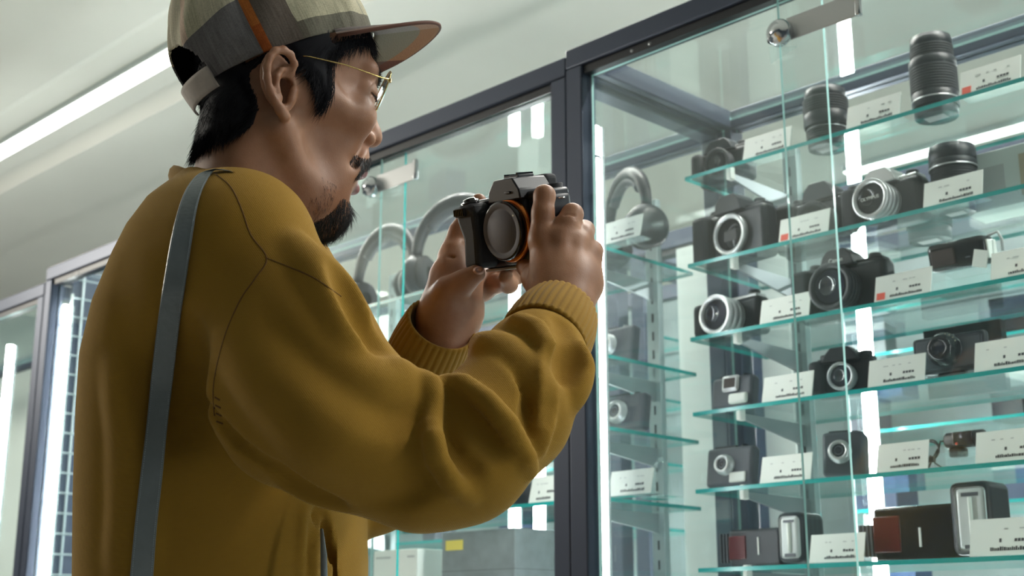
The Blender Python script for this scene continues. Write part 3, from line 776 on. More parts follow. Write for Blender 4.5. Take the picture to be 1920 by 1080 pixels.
class Sdf:
    BIG = 0.05
    def __init__(s, lo, hi, h):
        s.lo = np.array(lo, float); s.h = h
        s.n = np.ceil((np.array(hi) - s.lo) / h).astype(int) + 1
        s.f = np.full(s.n, s.BIG, np.float32)
        s.ax = [s.lo[i] + h * np.arange(s.n[i]) for i in range(3)]
    def _win(s, lo, hi):
        a = np.clip(np.floor((np.array(lo) - s.lo) / s.h).astype(int), 0, s.n)
        b = np.clip(np.ceil((np.array(hi) - s.lo) / s.h).astype(int) + 1, 0, s.n)
        sl = tuple(slice(a[i], b[i]) for i in range(3))
        X = s.ax[0][sl[0]][:, None, None].astype(np.float32); Y = s.ax[1][sl[1]][None, :, None].astype(np.float32); Z = s.ax[2][sl[2]][None, None, :].astype(np.float32)
        return sl, X, Y, Z
    def put(s, fn, lo, hi, k, op='u'):
        m = 0.03 + k
        sl, X, Y, Z = s._win(np.array(lo) - m, np.array(hi) + m)
        if min(q.stop - q.start for q in sl) <= 0: return
        d = np.clip(fn(X, Y, Z), -1, s.BIG); g = s.f[sl]
        if op == 'u':
            r = np.minimum(g, d)
            if k > 0: hh = np.maximum(k - np.abs(g - d), 0); r = r - hh * hh / (4 * k)
        else:
            r = np.maximum(g, -d)
            if k > 0: hh = np.maximum(k - np.abs(g + d), 0); r = r + hh * hh / (4 * k)
        s.f[sl] = r
    def cone(s, a, b, ra, rb, k=.01, op='u'):
        a = np.array(a, np.float32); b = np.array(b, np.float32); ba = b - a; L = float(ba @ ba) + 1e-12
        def fn(X, Y, Z):
            px, py, pz = X - a[0], Y - a[1], Z - a[2]
            t = np.clip((px * ba[0] + py * ba[1] + pz * ba[2]) / L, 0, 1)
            return np.sqrt((px - t * ba[0]) ** 2 + (py - t * ba[1]) ** 2 + (pz - t * ba[2]) ** 2) - (ra + (rb - ra) * t)
        r = max(ra, rb)
        s.put(fn, np.minimum(a, b) - r, np.maximum(a, b) + r, k, op)
    def chain(s, pts, rad, k=.01, op='u'):
        for i in range(len(pts) - 1): s.cone(pts[i], pts[i + 1], rad[i], rad[i + 1], k, op)
    def ell(s, c, r, R=None, k=.01, op='u'):
        c = np.array(c, np.float32); r = np.array(r, np.float32); R = np.eye(3) if R is None else np.array(R)
        def fn(X, Y, Z):
            px, py, pz = X - c[0], Y - c[1], Z - c[2]
            q = [px * R[0, i] + py * R[1, i] + pz * R[2, i] for i in range(3)]
            k0 = np.sqrt(sum((q[i] / r[i]) ** 2 for i in range(3))); k1 = np.sqrt(sum((q[i] / r[i] ** 2) ** 2 for i in range(3))) + 1e-6
            return k0 * (k0 - 1) / k1
        m = float(r.max()); s.put(fn, c - m, c + m, k, op)
    def surf(s, px, py, d0=0.8, d1=1.6):
        """first surface along the sight line: depth"""
        for d in np.arange(d0, d1, s.h * .5):
            p = cp(px, py, d); i = np.round((p - s.lo) / s.h).astype(int)
            if (i < 0).any() or (i >= s.n).any(): continue
            if s.f[tuple(i)] < 0: return d
        return None
    def fold(s, pts, r, hgt, k=.012, op='u', dep=None):
        """ridge (or groove) of radius r following surface points given as pixels"""
        q = []; rr = []
        n0 = len(pts); fine = []
        for j in range(n0 - 1):
            for g in range(3): fine.append((pts[j][0] + (pts[j + 1][0] - pts[j][0]) * g / 3, pts[j][1] + (pts[j + 1][1] - pts[j][1]) * g / 3))
        pts = fine + [pts[-1]]; n = len(pts)
        ds = [s.surf(*p) for p in pts]
        md = float(np.median([d for d in ds if d is not None] or [0]))
        good = [i for i, d in enumerate(ds) if d is not None and abs(d - md) < .09 and d < 1.24]
        if len(good) < 2: return
        dd_ = np.interp(range(n), good, [ds[i] for i in good])
        dd_ = np.convolve(np.pad(dd_, 1, 'edge'), [.25, .5, .25], 'valid')
        for j, p in enumerate(pts):
            if j < good[0] or j > good[-1]: continue
            d = dd_[j]
            e = math.sin(PI * (j + .6) / (n + .2))
            h_ = hgt * e
            q.append(cp(p[0], p[1], d + (r - h_) if op == 'u' else d - (r - h_))); rr.append(r)
        if len(q) > 1: s.chain(q, rr, k, op)
    def mesh(s, name, parent, mat, world=True, smooth=True, xf=None, iters=0):
        g = vdb.FloatGrid(s.BIG); g.copyFromArray(np.ascontiguousarray(s.f))
        pts, quads = g.convertToQuads(isovalue=0.0)
        P = np.array(pts, float) * s.h + s.lo
        quads = np.array(quads)
        if xf is not None: P = P @ np.array(xf)[:3, :3].T + np.array(xf)[:3, 3]
        s.P = P
        Wp = to_world(P) if world else P
        return raw_mesh(name, Wp, quads, parent, mat)
def raw_mesh(name, V, Q, parent, mat, smooth=True, flip='auto'):
    me = bpy.data.meshes.new(name)
    me.from_pydata([tuple(v) for v in V], [], [tuple(int(i) for i in q) for q in Q])
    # orient outwards by signed volume
    V = np.asarray(V); Q_ = np.asarray([list(q)[:3] for q in Q]); c = V.mean(0)
    vol = np.einsum('ij,ij->i', V[Q_[:, 0]] - c, np.cross(V[Q_[:, 1]] - c, V[Q_[:, 2]] - c)).sum()
    if vol < 0 and flip == 'auto': me.flip_normals()
    me.materials.append(M[mat] if isinstance(mat, str) else mat)
    for p in me.polygons: p.use_smooth = smooth
    me.update()
    o = bpy.data.objects.new(name, me); COL.objects.link(o)
    if parent: o.parent = parent; 
    return o

# ---- materials of the man
def skin_mat():
    m = new_mat('skin', (0.40, 0.20, 0.125), 0.48, spec=.4); nt = m.node_tree; b = nt.nodes['Principled BSDF']
    b.inputs['Subsurface Weight'].default_value = 0.12; b.inputs['Subsurface Radius'].default_value = (.012, .004, .002); b.inputs['Subsurface Scale'].default_value = .6
    tc = nt.nodes.new('ShaderNodeTexCoord')
    n = nt.nodes.new('ShaderNodeTexNoise'); n.inputs['Scale'].default_value = 22; n.inputs['Detail'].default_value = 5
    r = nt.nodes.new('ShaderNodeValToRGB'); r.color_ramp.elements[0].color = (.26, .118, .062, 1); r.color_ramp.elements[1].color = (.41, .21, .125, 1)
    r.color_ramp.elements[0].position = .35; r.color_ramp.elements[1].position = .68
    n2 = nt.nodes.new('ShaderNodeTexNoise'); n2.inputs['Scale'].default_value = 900; n2.inputs['Detail'].default_value = 3
    bp = nt.nodes.new('ShaderNodeBump'); bp.inputs['Strength'].default_value = .25; bp.inputs['Distance'].default_value = .0006
    nt.links.new(tc.outputs['Object'], n.inputs['Vector']); nt.links.new(tc.outputs['Object'], n2.inputs['Vector'])
    nt.links.new(n.outputs['Fac'], r.inputs['Fac']); nt.links.new(r.outputs['Color'], b.inputs['Base Color'])
    nt.links.new(n2.outputs['Fac'], bp.inputs['Height']); nt.links.new(bp.outputs['Normal'], b.inputs['Normal'])
    return m
def knit_mat(name, col, scale=420, rot=(0, 0, 0), st=.5):
    m = new_mat(name, col, 0.95, spec=.15); nt = m.node_tree; b = nt.nodes['Principled BSDF']
    b.inputs['Sheen Weight'].default_value = .12; b.inputs['Sheen Roughness'].default_value = .4; b.inputs['Sheen Tint'].default_value = (1, .85, .5, 1)
    tc = nt.nodes.new('ShaderNodeTexCoord'); mp = nt.nodes.new('ShaderNodeMapping'); mp.inputs['Rotation'].default_value = rot
    w = nt.nodes.new('ShaderNodeTexWave'); w.inputs['Scale'].default_value = 340; w.inputs['Distortion'].default_value = .8; w.inputs['Detail'].default_value = 1; w.inputs['Detail Scale'].default_value = 3
    w.bands_direction = 'Z'
    w2 = nt.nodes.new('ShaderNodeTexWave'); w2.inputs['Scale'].default_value = 260; w2.bands_direction = 'DIAGONAL'; w2.inputs['Distortion'].default_value = 1.0
    n = nt.nodes.new('ShaderNodeTexNoise'); n.inputs['Scale'].default_value = 500; n.inputs['Detail'].default_value = 3
    n2 = nt.nodes.new('ShaderNodeTexNoise'); n2.inputs['Scale'].default_value = 9
    ad = nt.nodes.new('ShaderNodeMath'); ad.operation = 'ADD'
    bp = nt.nodes.new('ShaderNodeBump'); bp.inputs['Strength'].default_value = st; bp.inputs['Distance'].default_value = .0012
    for t in (w, w2, n, n2): nt.links.new(mp.outputs[0], t.inputs['Vector'])
    nt.links.new(tc.outputs['Object'], mp.inputs[0])
    ad2 = nt.nodes.new('ShaderNodeMath'); ad2.operation = 'MULTIPLY_ADD'; ad2.inputs[1].default_value = .5
    nt.links.new(w2.outputs['Fac'], ad2.inputs[0]); nt.links.new(n.outputs['Fac'], ad2.inputs[2])
    nt.links.new(w.outputs['Fac'], ad.inputs[0]); nt.links.new(ad2.outputs[0], ad.inputs[1])
    nt.links.new(ad.outputs[0], bp.inputs['Height']); nt.links.new(bp.outputs['Normal'], b.inputs['Normal'])
    r = nt.nodes.new('ShaderNodeValToRGB'); r.color_ramp.elements[0].position = .3; r.color_ramp.elements[1].position = 1.4 / 2
    r.color_ramp.elements[0].color = (*[c * .86 for c in col], 1); r.color_ramp.elements[1].color = (*[c * 1.10 for c in col], 1)
    mlt = nt.nodes.new('ShaderNodeMath'); mlt.operation = 'MULTIPLY_ADD'; mlt.inputs[1].default_value = .35
    nt.links.new(w.outputs['Fac'], mlt.inputs[0]); nt.links.new(n2.outputs['Fac'], mlt.inputs[2])
    nt.links.new(mlt.outputs[0], r.inputs['Fac']); nt.links.new(r.outputs['Color'], b.inputs['Base Color'])
    return m
M['skin'] = skin_mat()
MUST = (0.285, 0.155, 0.021)
M['knit'] = knit_mat('mustard_knit', MUST, st=.38)
M['rib'] = new_mat('mustard_rib', MUST, .95, bump=(700, .4, .0008), spec=.15, Sheen_Weight=.12)
M['seam'] = new_mat('dark_seam_yarn', (0.12, 0.055, 0.008), .95)  # yarn darker than the knit, for the seam lines
M['hair'] = new_mat('black_hair', (0.006, 0.006, 0.009), .75, spec=.2)
M['beard'] = new_mat('beard_hair', (0.012, 0.010, 0.011), .5)
M['lip'] = new_mat('lip_skin', (.30, .10, .09), .4, noise=(200, .15))
M['eyewhite'] = new_mat('eye_white', (.6, .57, .52), .15)
M['iris'] = new_mat('dark_iris', (.015, .01, .008), .1)
M['gold'] = new_mat('gold_wire', (.75, .56, .22), .22, 1.0)
M['strap'] = new_mat('grey_blue_leather', (.165, .19, .20), .42, bump=(160, .35, .002), noise=(60, .08))
M['strap_edge'] = new_mat('dark_strap_edge', (.03, .035, .035), .6)
M['thread'] = new_mat('pale_thread', (.34, .40, .42), .8)
M['trouser'] = new_mat('dark_trouser_cloth', (.03, .035, .05), .9)
M['inner_cloth'] = new_mat('dark_inner_cloth', (.02, .02, .025), .9)
M['lens_clear'] = glass_mat('spectacle_lens', (.97, .98, .98), 1.5, .02)

MAN = empty('person', to_world(cp(420, 900, 1.27)), label='man in a plaid cap and mustard knit cardigan, holding a camera up in both hands', cat='person')
MAN.location.z = 0
bpy.context.view_layer.update()
MINV = MAN.matrix_world.inverted()
def own(o):
    """keep world placement under the man"""
    o.parent = MAN; o.matrix_parent_inverse = MINV; return o

# ---- head frame (forward, near side, up)
def head_axes(az, pt, ro):
    az, pt, ro = map(math.radians, (az, pt, ro))
    fw = np.array([math.cos(az) * math.cos(pt), math.sin(az) * math.cos(pt), -math.sin(pt)])
    ne = np.array([math.sin(az), -math.cos(az), 0]); up = np.cross(fw, ne)
    if up[2] < 0: up = -up
    ne2 = ne * math.cos(ro) + up * math.sin(ro); up2 = up * math.cos(ro) - ne * math.sin(ro)
    A = np.array([[1, 0, 0], [0, -math.sin(PITCH), math.cos(PITCH)], [0, math.cos(PITCH), math.sin(PITCH)]])
    return A @ np.stack([fw, ne2, up2], 1)
HR = head_axes(30, 10, -5)
HO = np.array([-0.24017, 0.16519, 1.25])
HX = np.eye(4); HX[:3, :3] = HR; HX[:3, 3] = HO
def hc(x, y, z): return HR @ np.array([x, y, z]) + HO          # head -> camera frame
def hw(x, y, z): return W(hc(x, y, z))
def inv_head(px, py, y):
    r = cp(px, py, 1.0); t = (y + HR[:, 1] @ HO) / (HR[:, 1] @ r)
    return HR.T @ (t * r - HO)

def build_head():
    s = Sdf((-.11, -.10, -.17), (.15, .10, .17), .0018)
    def e(c, r, k=.012, op='u', ry=0):
        a = math.radians(ry); R = np.array([[math.cos(a), 0, -math.sin(a)], [0, 1, 0], [math.sin(a), 0, math.cos(a)]])
        s.ell(c, r, R, k, op)
    e((.016, 0, .062), (.080, .070, .086), .02, ry=0)
    e((.047, 0, .038), (.051, .056, .055), .02)             # forehead, temples
    e((.055, 0, -.015), (.052, .056, .062), .02)            # mid face
    e((.068, 0, -.048), (.040, .038, .040), .02)            # mouth region
    for q in (-1, 1):
        s.cone((.012, q * .056, -.028), (.062, q * .030, -.074), .015, .014, .03)    # jaw edge
        s.cone((.020, q * .059, .014), (.076, q * .041, .012), .011, .015, .026)      # cheekbone arch
        s.ell((.076, q * .064, .048), (.022, .009, .018), None, .022, 's')             # temple hollow
        for kk in range(3): s.cone((.074, q * .0545, .040 + .006 * kk), (.083, q * .0470, .042 + .003 * kk), .0012, .0014, .003, 's')
        e((.0860, q * .035, .020), (.0165, .018, .016), .014)
        e((.070, q * .030, -.022), (.017, .015, .022), .020)
        s.cone((.085, q * .040, .064), (.096, q * .012, .070), .009, .010, .014)     # brow
        s.cone((.098, q * .013, -.004), (.094, q * .026, -.026), .006, .006, .016)   # fold beside the nose
    e((.090, 0, -.069), (.020, .021, .020), .016)           # chin
    s.cone((.050, 0, -.080), (.088, 0, -.080), .022, .014, .02)   # under the chin
    # nose
    s.cone((.094, 0, .060), (.114, 0, .024), .0075, .0085, .012)
    e((.1165, 0, .0165), (.0105, .0105, .0095), .008)
    for q in (-1, 1): e((.1065, q * .0135, .0095), (.0100, .0075, .0080), .005)
    # eyes: sockets, eyeballs, lids
    for q in (-1, 1):
        e((.104, q * .033, .044), (.016, .018, .011), .012, 's')
        e((.086, q * .032, .0435), (.0125, .0130, .0125), .003)
        e((.0855, q * .0325, .0450), (.0142, .0150, .0125), .006)                         # upper lid
        e((.0850, q * .0325, .0385), (.0135, .0150, .0095), .008)                         # lower lid
        s.chain([(.0890, q * .0485, .0400), (.0975, q * .0400, .0395), (.1010, q * .0320, .0392), (.0990, q * .0230, .0395)], [.0012, .0021, .0023, .0014], .0012, 's')
    # lips, parted
    e((.104, 0, -.012), (.014, .020, .013), .012)
    s.cone((.098, -.021, -.0285), (.1125, 0, -.021), .0045, .0065, .006); s.cone((.098, .021, -.0285), (.1125, 0, -.021), .0045, .0065, .006)
    s.cone((.094, -.019, -.040), (.1085, 0, -.0405), .0045, .0066, .007); s.cone((.094, .019, -.040), (.1085, 0, -.0405), .0045, .0066, .007)
    s.cone((.094, -.017, -.034), (.116, 0, -.0315), .0018, .0042, .003, 's'); s.cone((.094, .017, -.034), (.116, 0, -.0315), .0018, .0042, .003, 's')
    e((.112, 0, -.053), (.010, .022, .006), .010, 's')      # hollow above the chin
    for q in (-1, 1):
        e((.1125, q * .0085, .0030), (.0065, .0040, .0042), .002, 's')     # nostrils
        s.cone((.1035, q * .020, .004), (.094, q * .031, -.026), .0016, .0012, .012, 's')   # crease beside the mouth
        e((.072, q * .060, -.026), (.026, .014, .020), .03, 's')               # hollow cheek
    # neck
    s.cone((.006, 0, -.010), (.012, 0, -.14), .047, .052, .02)
    s.cone((.034, 0, -.070), (.020, 0, -.15), .036, .046, .03)
    s.cone((-.020, .030, -.02), (.010, .028, -.13), .022, .02, .02)            # neck muscle
    # near and far ear
    for q in (-1, 1):
        def E(x, y, z): return (x, q * y, z)
        top, bot = (-.017, .029), (.009, -.018)
        # rim along a leaning oval
        cx, cz, ang = -.006, .0065, math.radians(-62)
        pts = []
        for k in range(15):
            a = math.radians(-58 + k * 20.5)
            u, v = .0270 * math.cos(a), .0150 * math.sin(a)
            ex = cx + u * math.cos(ang) * -1 + v * math.sin(ang) * -1; ez = cz - u * math.sin(ang) + v * math.cos(ang) * -1
            pts.append((ex, ez))
        e3 = [E(p[0], .073 + .010 * (1 - (i / 14)), p[1]) for i, p in enumerate(pts)]
        Re = np.array([[math.cos(ang), 0, math.sin(ang)], [0, 1, 0], [-math.sin(ang), 0, math.cos(ang)]])
        tilt = math.radians(22) * q
        s.ell(E(-.005, .072, .007), (.0165, .0055, .0275), np.array([[math.cos(.48), 0, -math.sin(.48)], [0, 1, 0], [math.sin(.48), 0, math.cos(.48)]]), .006)
        s.ell(E(.001, .0715, .001), (.0085, .012, .0125), None, .004, 's')          # bowl
        s.ell(E(-.0065, .0775, .0195), (.0045, .0035, .0070), np.array([[math.cos(.5), 0, -math.sin(.5)], [0, 1, 0], [math.sin(.5), 0, math.cos(.5)]]), .004, 's')
        H = [(.0045, .018), (.0035, .027), (-.003, .0325), (-.011, .0335), (-.018, .029), (-.0215, .021), (-.0215, .012), (-.0185, .003), (-.013, -.006), (-.006, -.0125), (.0015, -.018), (.008, -.0215)]
        yy = [.074, .078, .081, .083, .084, .0845, .084, .083, .081, .079, .077, .074]
        s.chain([E(a, y, b) for (a, b), y in zip(H, yy)], [.0026, .0030, .0033, .0035, .0036, .0036, .0036, .0035, .0036, .0040, .0048, .0052], .0025)
        s.chain([E(-.001, .0755, .022), E(-.007, .078, .017), E(-.0095, .079, .009), E(-.007, .078, -.001), E(-.001, .077, -.008)], [.0018, .0022, .0026, .0028, .0026], .003)   # inner fold
        s.cone(E(.0095, .074, .004), E(.0095, .074, -.004), .0034, .0038, .004)    # tragus
        s.ell(E(.0025, .068, -.0015), (.0035, .008, .0055), None, .002, 's')
    return s
CA = math.radians(40)
CC = np.array([.0165, 0, .051])
ca = np.array([math.cos(CA), 0, math.sin(CA)]); cn0 = np.array([-math.sin(CA), 0, math.cos(CA)])
RHO = math.radians(6); cl = np.array([0, 1, 0]) * math.cos(RHO) + cn0 * math.sin(RHO); cn = cn0 * math.cos(RHO) - np.array([0, 1, 0]) * math.sin(RHO)
AX, BX, CH = .0935, .0785, .124
hs = build_head()
head = own(hs.mesh('head', None, 'skin', xf=HX))
hair_px = None

# hair grown as an offset copy of the scalp inside outlines drawn in the head's own (forward, up) plane
def poly_in(poly, x, z):
    n = len(poly); c = np.zeros(x.shape, bool); j = n - 1
    for i in range(n):
        xi, zi = poly[i]; xj, zj = poly[j]
        c ^= ((zi > z) != (zj > z)) & (x < (xj - xi) * (z - zi) / (zj - zi + 1e-12) + xi); j = i
    return c
def poly_dist(poly, x, z):
    d = np.full(x.shape, 9.0); n = len(poly)
    for i in range(n):
        a = np.array(poly[i]); b = np.array(poly[(i + 1) % n]); ab = b - a
        t = np.clip(((x - a[0]) * ab[0] + (z - a[1]) * ab[1]) / (ab @ ab + 1e-12), 0, 1)
        d = np.minimum(d, np.hypot(x - a[0] - t * ab[0], z - a[1] - t * ab[1]))
    return d
def hp(px, py, y=.066):
    q = inv_head(px, py, y); return (q[0], q[2])
scalp = [hp(487, 120, .075), hp(487, 150, .072), hp(490, 175, .068), hp(489, 203, .062), hp(472, 236, .055), hp(448, 256, .046), hp(412, 266, .036), hp(380, 280, .02), hp(362, 296, .006), hp(350, 300, 0), (-.10, -.06), (-.10, .20), (.13, .20), (.13, .105),
         (.085, .092), hp(668, 92, .045), hp(640, 98, .058), hp(622, 118, .064), hp(622, 150, .066), hp(622, 178, .066), hp(610, 200, .066), hp(602, 206, .066), hp(590, 186, .067), hp(578, 160, .068), hp(562, 138, .070), hp(547, 128, .072), hp(540, 100, .074), hp(520, 92, .075)]
def hair_shell():
    hv = hs.P   # camera frame
    L = (hv - HO) @ HR
    me = head.data
    n = np.empty(len(me.vertices) * 3); me.vertices.foreach_get('normal', n); n = n.reshape(-1, 3)
    x, z = L[:, 0], L[:, 2]
    ear = (np.abs(L[:, 1]) > .0705) & (x > -.028) & (x < .016) & (z > -.03) & (z < .042)
    ins = poly_in(scalp, x, z)
    dd = poly_dist(scalp, x, z)
    off = np.where(ins, np.minimum(.0065, .001 + dd * .45), -.002)
    hatz = (L - CC) @ cn; hata = (L - CC) @ ca
    off = np.where((hatz > np.where(hata > .02, -.010, .004)) & (hata > -.055), -.004, off)
    Wv = to_world(hv) + n * off[:, None]
    keep = (ins | (dd < .002)) & ~ear
    idx = -np.ones(len(hv), int); fl = []
    for p in me.polygons:
        v = list(p.vertices)
        if all(keep[i] for i in v): fl.append(v)
    used = sorted({i for f in fl for i in f}); idx[used] = np.arange(len(used))
    o = raw_mesh('hair', Wv[used], [[idx[i] for i in f] for f in fl], None, 'hair', flip=None)
    return own(o), L, n, ins, dd, ear
hair, HL, HN, HINS, HDD, HEAR = hair_shell()

def strands(name, seeds, mat, length, width, parent=None, curl=.3, seed=1):
    """thin tapered three-sided hairs; seeds = (root, normal, direction) in world space"""
    rnd = random.Random(seed); V = []; Fc = []
    for root, nrm, dr in seeds:
        L = length * rnd.uniform(.6, 1.25); w = width * rnd.uniform(.7, 1.2)
        d = Vector(dr) + Vector((rnd.gauss(0, .16), rnd.gauss(0, .16), rnd.gauss(0, .16))); d.normalize()
        nn = Vector(nrm); a = d.cross(nn)
        if a.length < 1e-4: continue
        a.normalize(); p = Vector(root); base = len(V)
        for k in range(4):
            t = k / 3; c = p + d * (L * t) + nn * (curl * L * t * (1 - t) * .6) + Vector((0, 0, -1)) * (L * .12 * t * t)
            ww = w * (1 - t * .92)
            V += [c + a * ww, c - a * ww * .6 + nn * ww, c - a * ww * .6 - nn * ww]
            if k:
                q = base + 3 * k
                for j in range(3): Fc.append((q - 3 + j, q - 3 + (j + 1) % 3, q + (j + 1) % 3, q + j))
    me = bpy.data.meshes.new(name); me.from_pydata([tuple(v) for v in V], [], Fc); me.materials.append(M[mat])
    for p in me.polygons: p.use_smooth = True
    o = bpy.data.objects.new(name, me); COL.objects.link(o); o['kind'] = 'stuff'
    return own(o)
def hdir(v): return MC.to_3x3() @ Vector(HR @ np.array(v))
def seeds_from(mask, n, dirfn, rnd, off=.002):
    idx = np.nonzero(mask)[0]; out = []
    Wv = to_world(hs.P)
    for _ in range(n):
        i = int(idx[rnd.randrange(len(idx))]); l = HL[i]; nv = Vector(HN[i])
        d = dirfn(l); d = d - nv * d.dot(nv); 
        if d.length < 1e-4: continue
        d.normalize(); d = (d + nv * .12).normalized()
        out.append((Vector(Wv[i]) + nv * off, nv, d))
    return out
rn = random.Random(5)
def back_dir(l):
    return hdir((-.55 + (.5 if l[0] < -.03 else 0), 0.1, -.95)) if l[0] < .02 else hdir((-.12, 0, -1))
HATOK = ((HL - CC) @ cn < -.004) | (((HL - CC) @ ca < -.05) & (np.abs(HL[:, 1]) < .03))
m_back = HINS & ~HEAR & HATOK & (HL[:, 2] < .10)
strands('hair_strands', seeds_from(m_back, 9000, back_dir, rn, .004), 'hair', .014, .00026, seed=2, curl=.1)
m_edge = HINS & ~HEAR & HATOK & (HDD < .006) & (HL[:, 2] < .07)
strands('hair_strands', seeds_from(m_edge, 2200, back_dir, rn, .0005), 'hair', .011, .00020, seed=3, curl=.1)
m_brow = (np.abs(HL[:, 2] - .0665) < .0042) & (HL[:, 0] > .078) & (np.abs(HL[:, 1]) > .010) & (np.abs(HL[:, 1]) < .044)
strands('eyebrow', seeds_from(m_brow, 500, lambda l: hdir((-.4, .9 * (1 if l[1] > 0 else -1), -.1)), rn, 0), 'beard', .008, .00025, seed=4)
# moustache: from under the nose to past the mouth corner
x, y_, z = HL[:, 0], np.abs(HL[:, 1]), HL[:, 2]
m_mo = (z < .0005 - y_ * .6) & (z > -.0115 - y_ * .95) & (y_ < .030) & (x > .085)
strands('moustache', seeds_from(m_mo, 1500, lambda l: hdir((.25, .75 * (1 if l[1] > 0 else -1), -1)), rn, 0), 'beard', .0060, .00024, seed=5)
m_go = (z < -.055 + y_ * -.2) & (z > -.105) & (x > .050) & (y_ < .034)
strands('goatee', seeds_from(m_go, 2100, lambda l: hdir((.45, .1 * (1 if l[1] > 0 else -1), -1)), rn, 0), 'beard', .013, .00024, seed=6)
m_st = (z < -.055) & (z > -.1) & (x > .055) & (x < .080) & (y_ < .05)
strands('stubble', seeds_from(m_st, 500, lambda l: hdir((.3, .0, -1)), rn, 0), 'beard', .004, .00012, seed=8)
strands('stubble', seeds_from((z < -.046) & (z > -.066) & (x > .088) & (y_ < .007), 260, lambda l: hdir((.3, 0, -1)), rn, 0), 'beard', .009, .00028, seed=9)
# lips and eyes as colour pieces on the face
def face_piece(name, mask, mat, off):
    me = head.data; Wv = to_world(hs.P) + HN * off
    fl = [list(p.vertices) for p in me.polygons if all(mask[i] for i in p.vertices)]
    if not fl: return
    used = sorted({i for f in fl for i in f}); idx = {v: k for k, v in enumerate(used)}
    o = raw_mesh(name, Wv[used], [[idx[i] for i in f] for f in fl], None, mat, flip=None)
    return own(o)
face_piece('lips', (x > .0975 - y_ * .1) & (y_ < .021) & (z < -.0165 - y_ * .30) & (z > -.0475 + y_ * .25), 'lip', .0003)
for q in (-1, 1):
    b = MB(); b.lathe([(0, .0125), (.0035, .0121), (.0062, .0109)], 'iris', (0, 0, 0), (1, 0, 0), 20)
    b.lathe([(.0062, .0108), (.0095, .0081), (.0118, .0041), (.0125, 0)], 'eyewhite', (0, 0, 0), (1, 0, 0), 24)
    o = b.build('eye')
    R = MC.to_3x3() @ Matrix([list(r) for r in HR])
    o.matrix_world = Matrix.Translation(W(hc(.0868, q * .032, .0430))) @ R.to_4x4() @ Matrix.Rotation(.25, 4, 'Y')
    own(o)

for q in (-1, 1):
    b = MB(); b.tube([hw(.0900, q * .0480, .0412), hw(.0985, q * .0400, .0412), hw(.1020, q * .0320, .0412), hw(.0995, q * .0235, .0410)], [.0003, .0008, .0009, .0004], new_mat('lash_black', (.01, .008, .008), .6), 6); own(b.build('eyelashes'))
# ---- spectacles (round gold wire)
b = MB()
for q in (-1, 1):
    pts = []
    for k in range(40):
        a = 2 * PI * k / 40
        pts.append(hw(.107 - .004 * abs(q) - .006 * (1 if math.cos(a) * q > 0 else -1) * abs(math.cos(a)) * .8 + .003 * math.sin(a), q * .035 + .0265 * math.cos(a) * 1.0, .047 + .0245 * math.sin(a)))
    b.tube(pts, .00060, 'gold', 6, close=True)
    lv = MB(); vs = [lv.bm.verts.new(p) for p in pts]; f = lv.bm.faces.new(vs)
    r = bmesh.ops.extrude_face_region(lv.bm, geom=[f]); 
    ex = [v for v in r['geom'] if isinstance(v, bmesh.types.BMVert)]
    bmesh.ops.translate(lv.bm, vec=hdir((.0012, 0, 0)), verts=ex); lv.mi('lens_clear')
    own(lv.build('spectacle_lens'))
    hx = .100
    b.tube([hw(hx, q * .0615, .052), hw(hx - .004, q * .0665, .052), hw(.09, q * .068, .0505), hw(.05, q * .0745, .0460), hw(.016, q * .0755, .0400), hw(.010, q * .0745, .0385)], [.0011, .0011, .0007, .0007, .0007, .0008], 'gold', 6)
    b.lathe([(0, -.0014), (.0016, -.0014), (.0016, .0014), (0, .0014)], 'gold', hw(hx - .001, q * .0645, .052), hdir((0, 0, 1)), 10)
    b.tube([hw(.104, q * .012, .046), hw(.101, q * .011, .045), hw(.101, q * .0095, .040)], .0005, 'gold', 5)
b.tube([hw(.111, -.0095, .052), hw(.113, 0, .055), hw(.111, .0095, .052)], .0008, 'gold', 6)
own(b.build('spectacle_frame'))
for q in (-1, 1):
    b = MB(); b.lathe([(0, 0), (.0030, .0004), (.0022, .0014), (0, .0018)], 'acrylic', hw(.101, q * .0090, .0395), hdir((0, q, 0)), 14, sx=.6); own(b.build('nose_pad'))

# ---- cap
def cap_pt(u, v, off=0.0):
    """u angle (0 = front), v 0 rim .. 1 top"""
    w = (1 - v ** 2.6) ** (1 / 2.6) if v < 1 else 0
    a_ = (AX + off) * (w * (1 + .05 * math.sin(PI * min(1, v * 1.6)))); b_ = (BX + off) * w * (1 + .05 * math.sin(PI * min(1, v * 1.6)))
    p = CC + ca * (a_ * math.cos(u)) + cl * (b_ * math.sin(u)) + cn * (v * (CH + off) - .006 * math.cos(u * 1) * (1 - v))
    return p
def stripe_ramp(nt, src, stops, mode='CONSTANT'):
    r = nt.nodes.new('ShaderNodeValToRGB'); r.color_ramp.interpolation = mode
    el = r.color_ramp.elements
    el[0].position = stops[0][0]; el[0].color = (*stops[0][1], 1)
    el[1].position = stops[1][0]; el[1].color = (*stops[1][1], 1)
    for p, c in stops[2:]:
        e = el.new(p); e.color = (*c, 1)
    nt.links.new(src, r.inputs['Fac']); return r.outputs['Color']
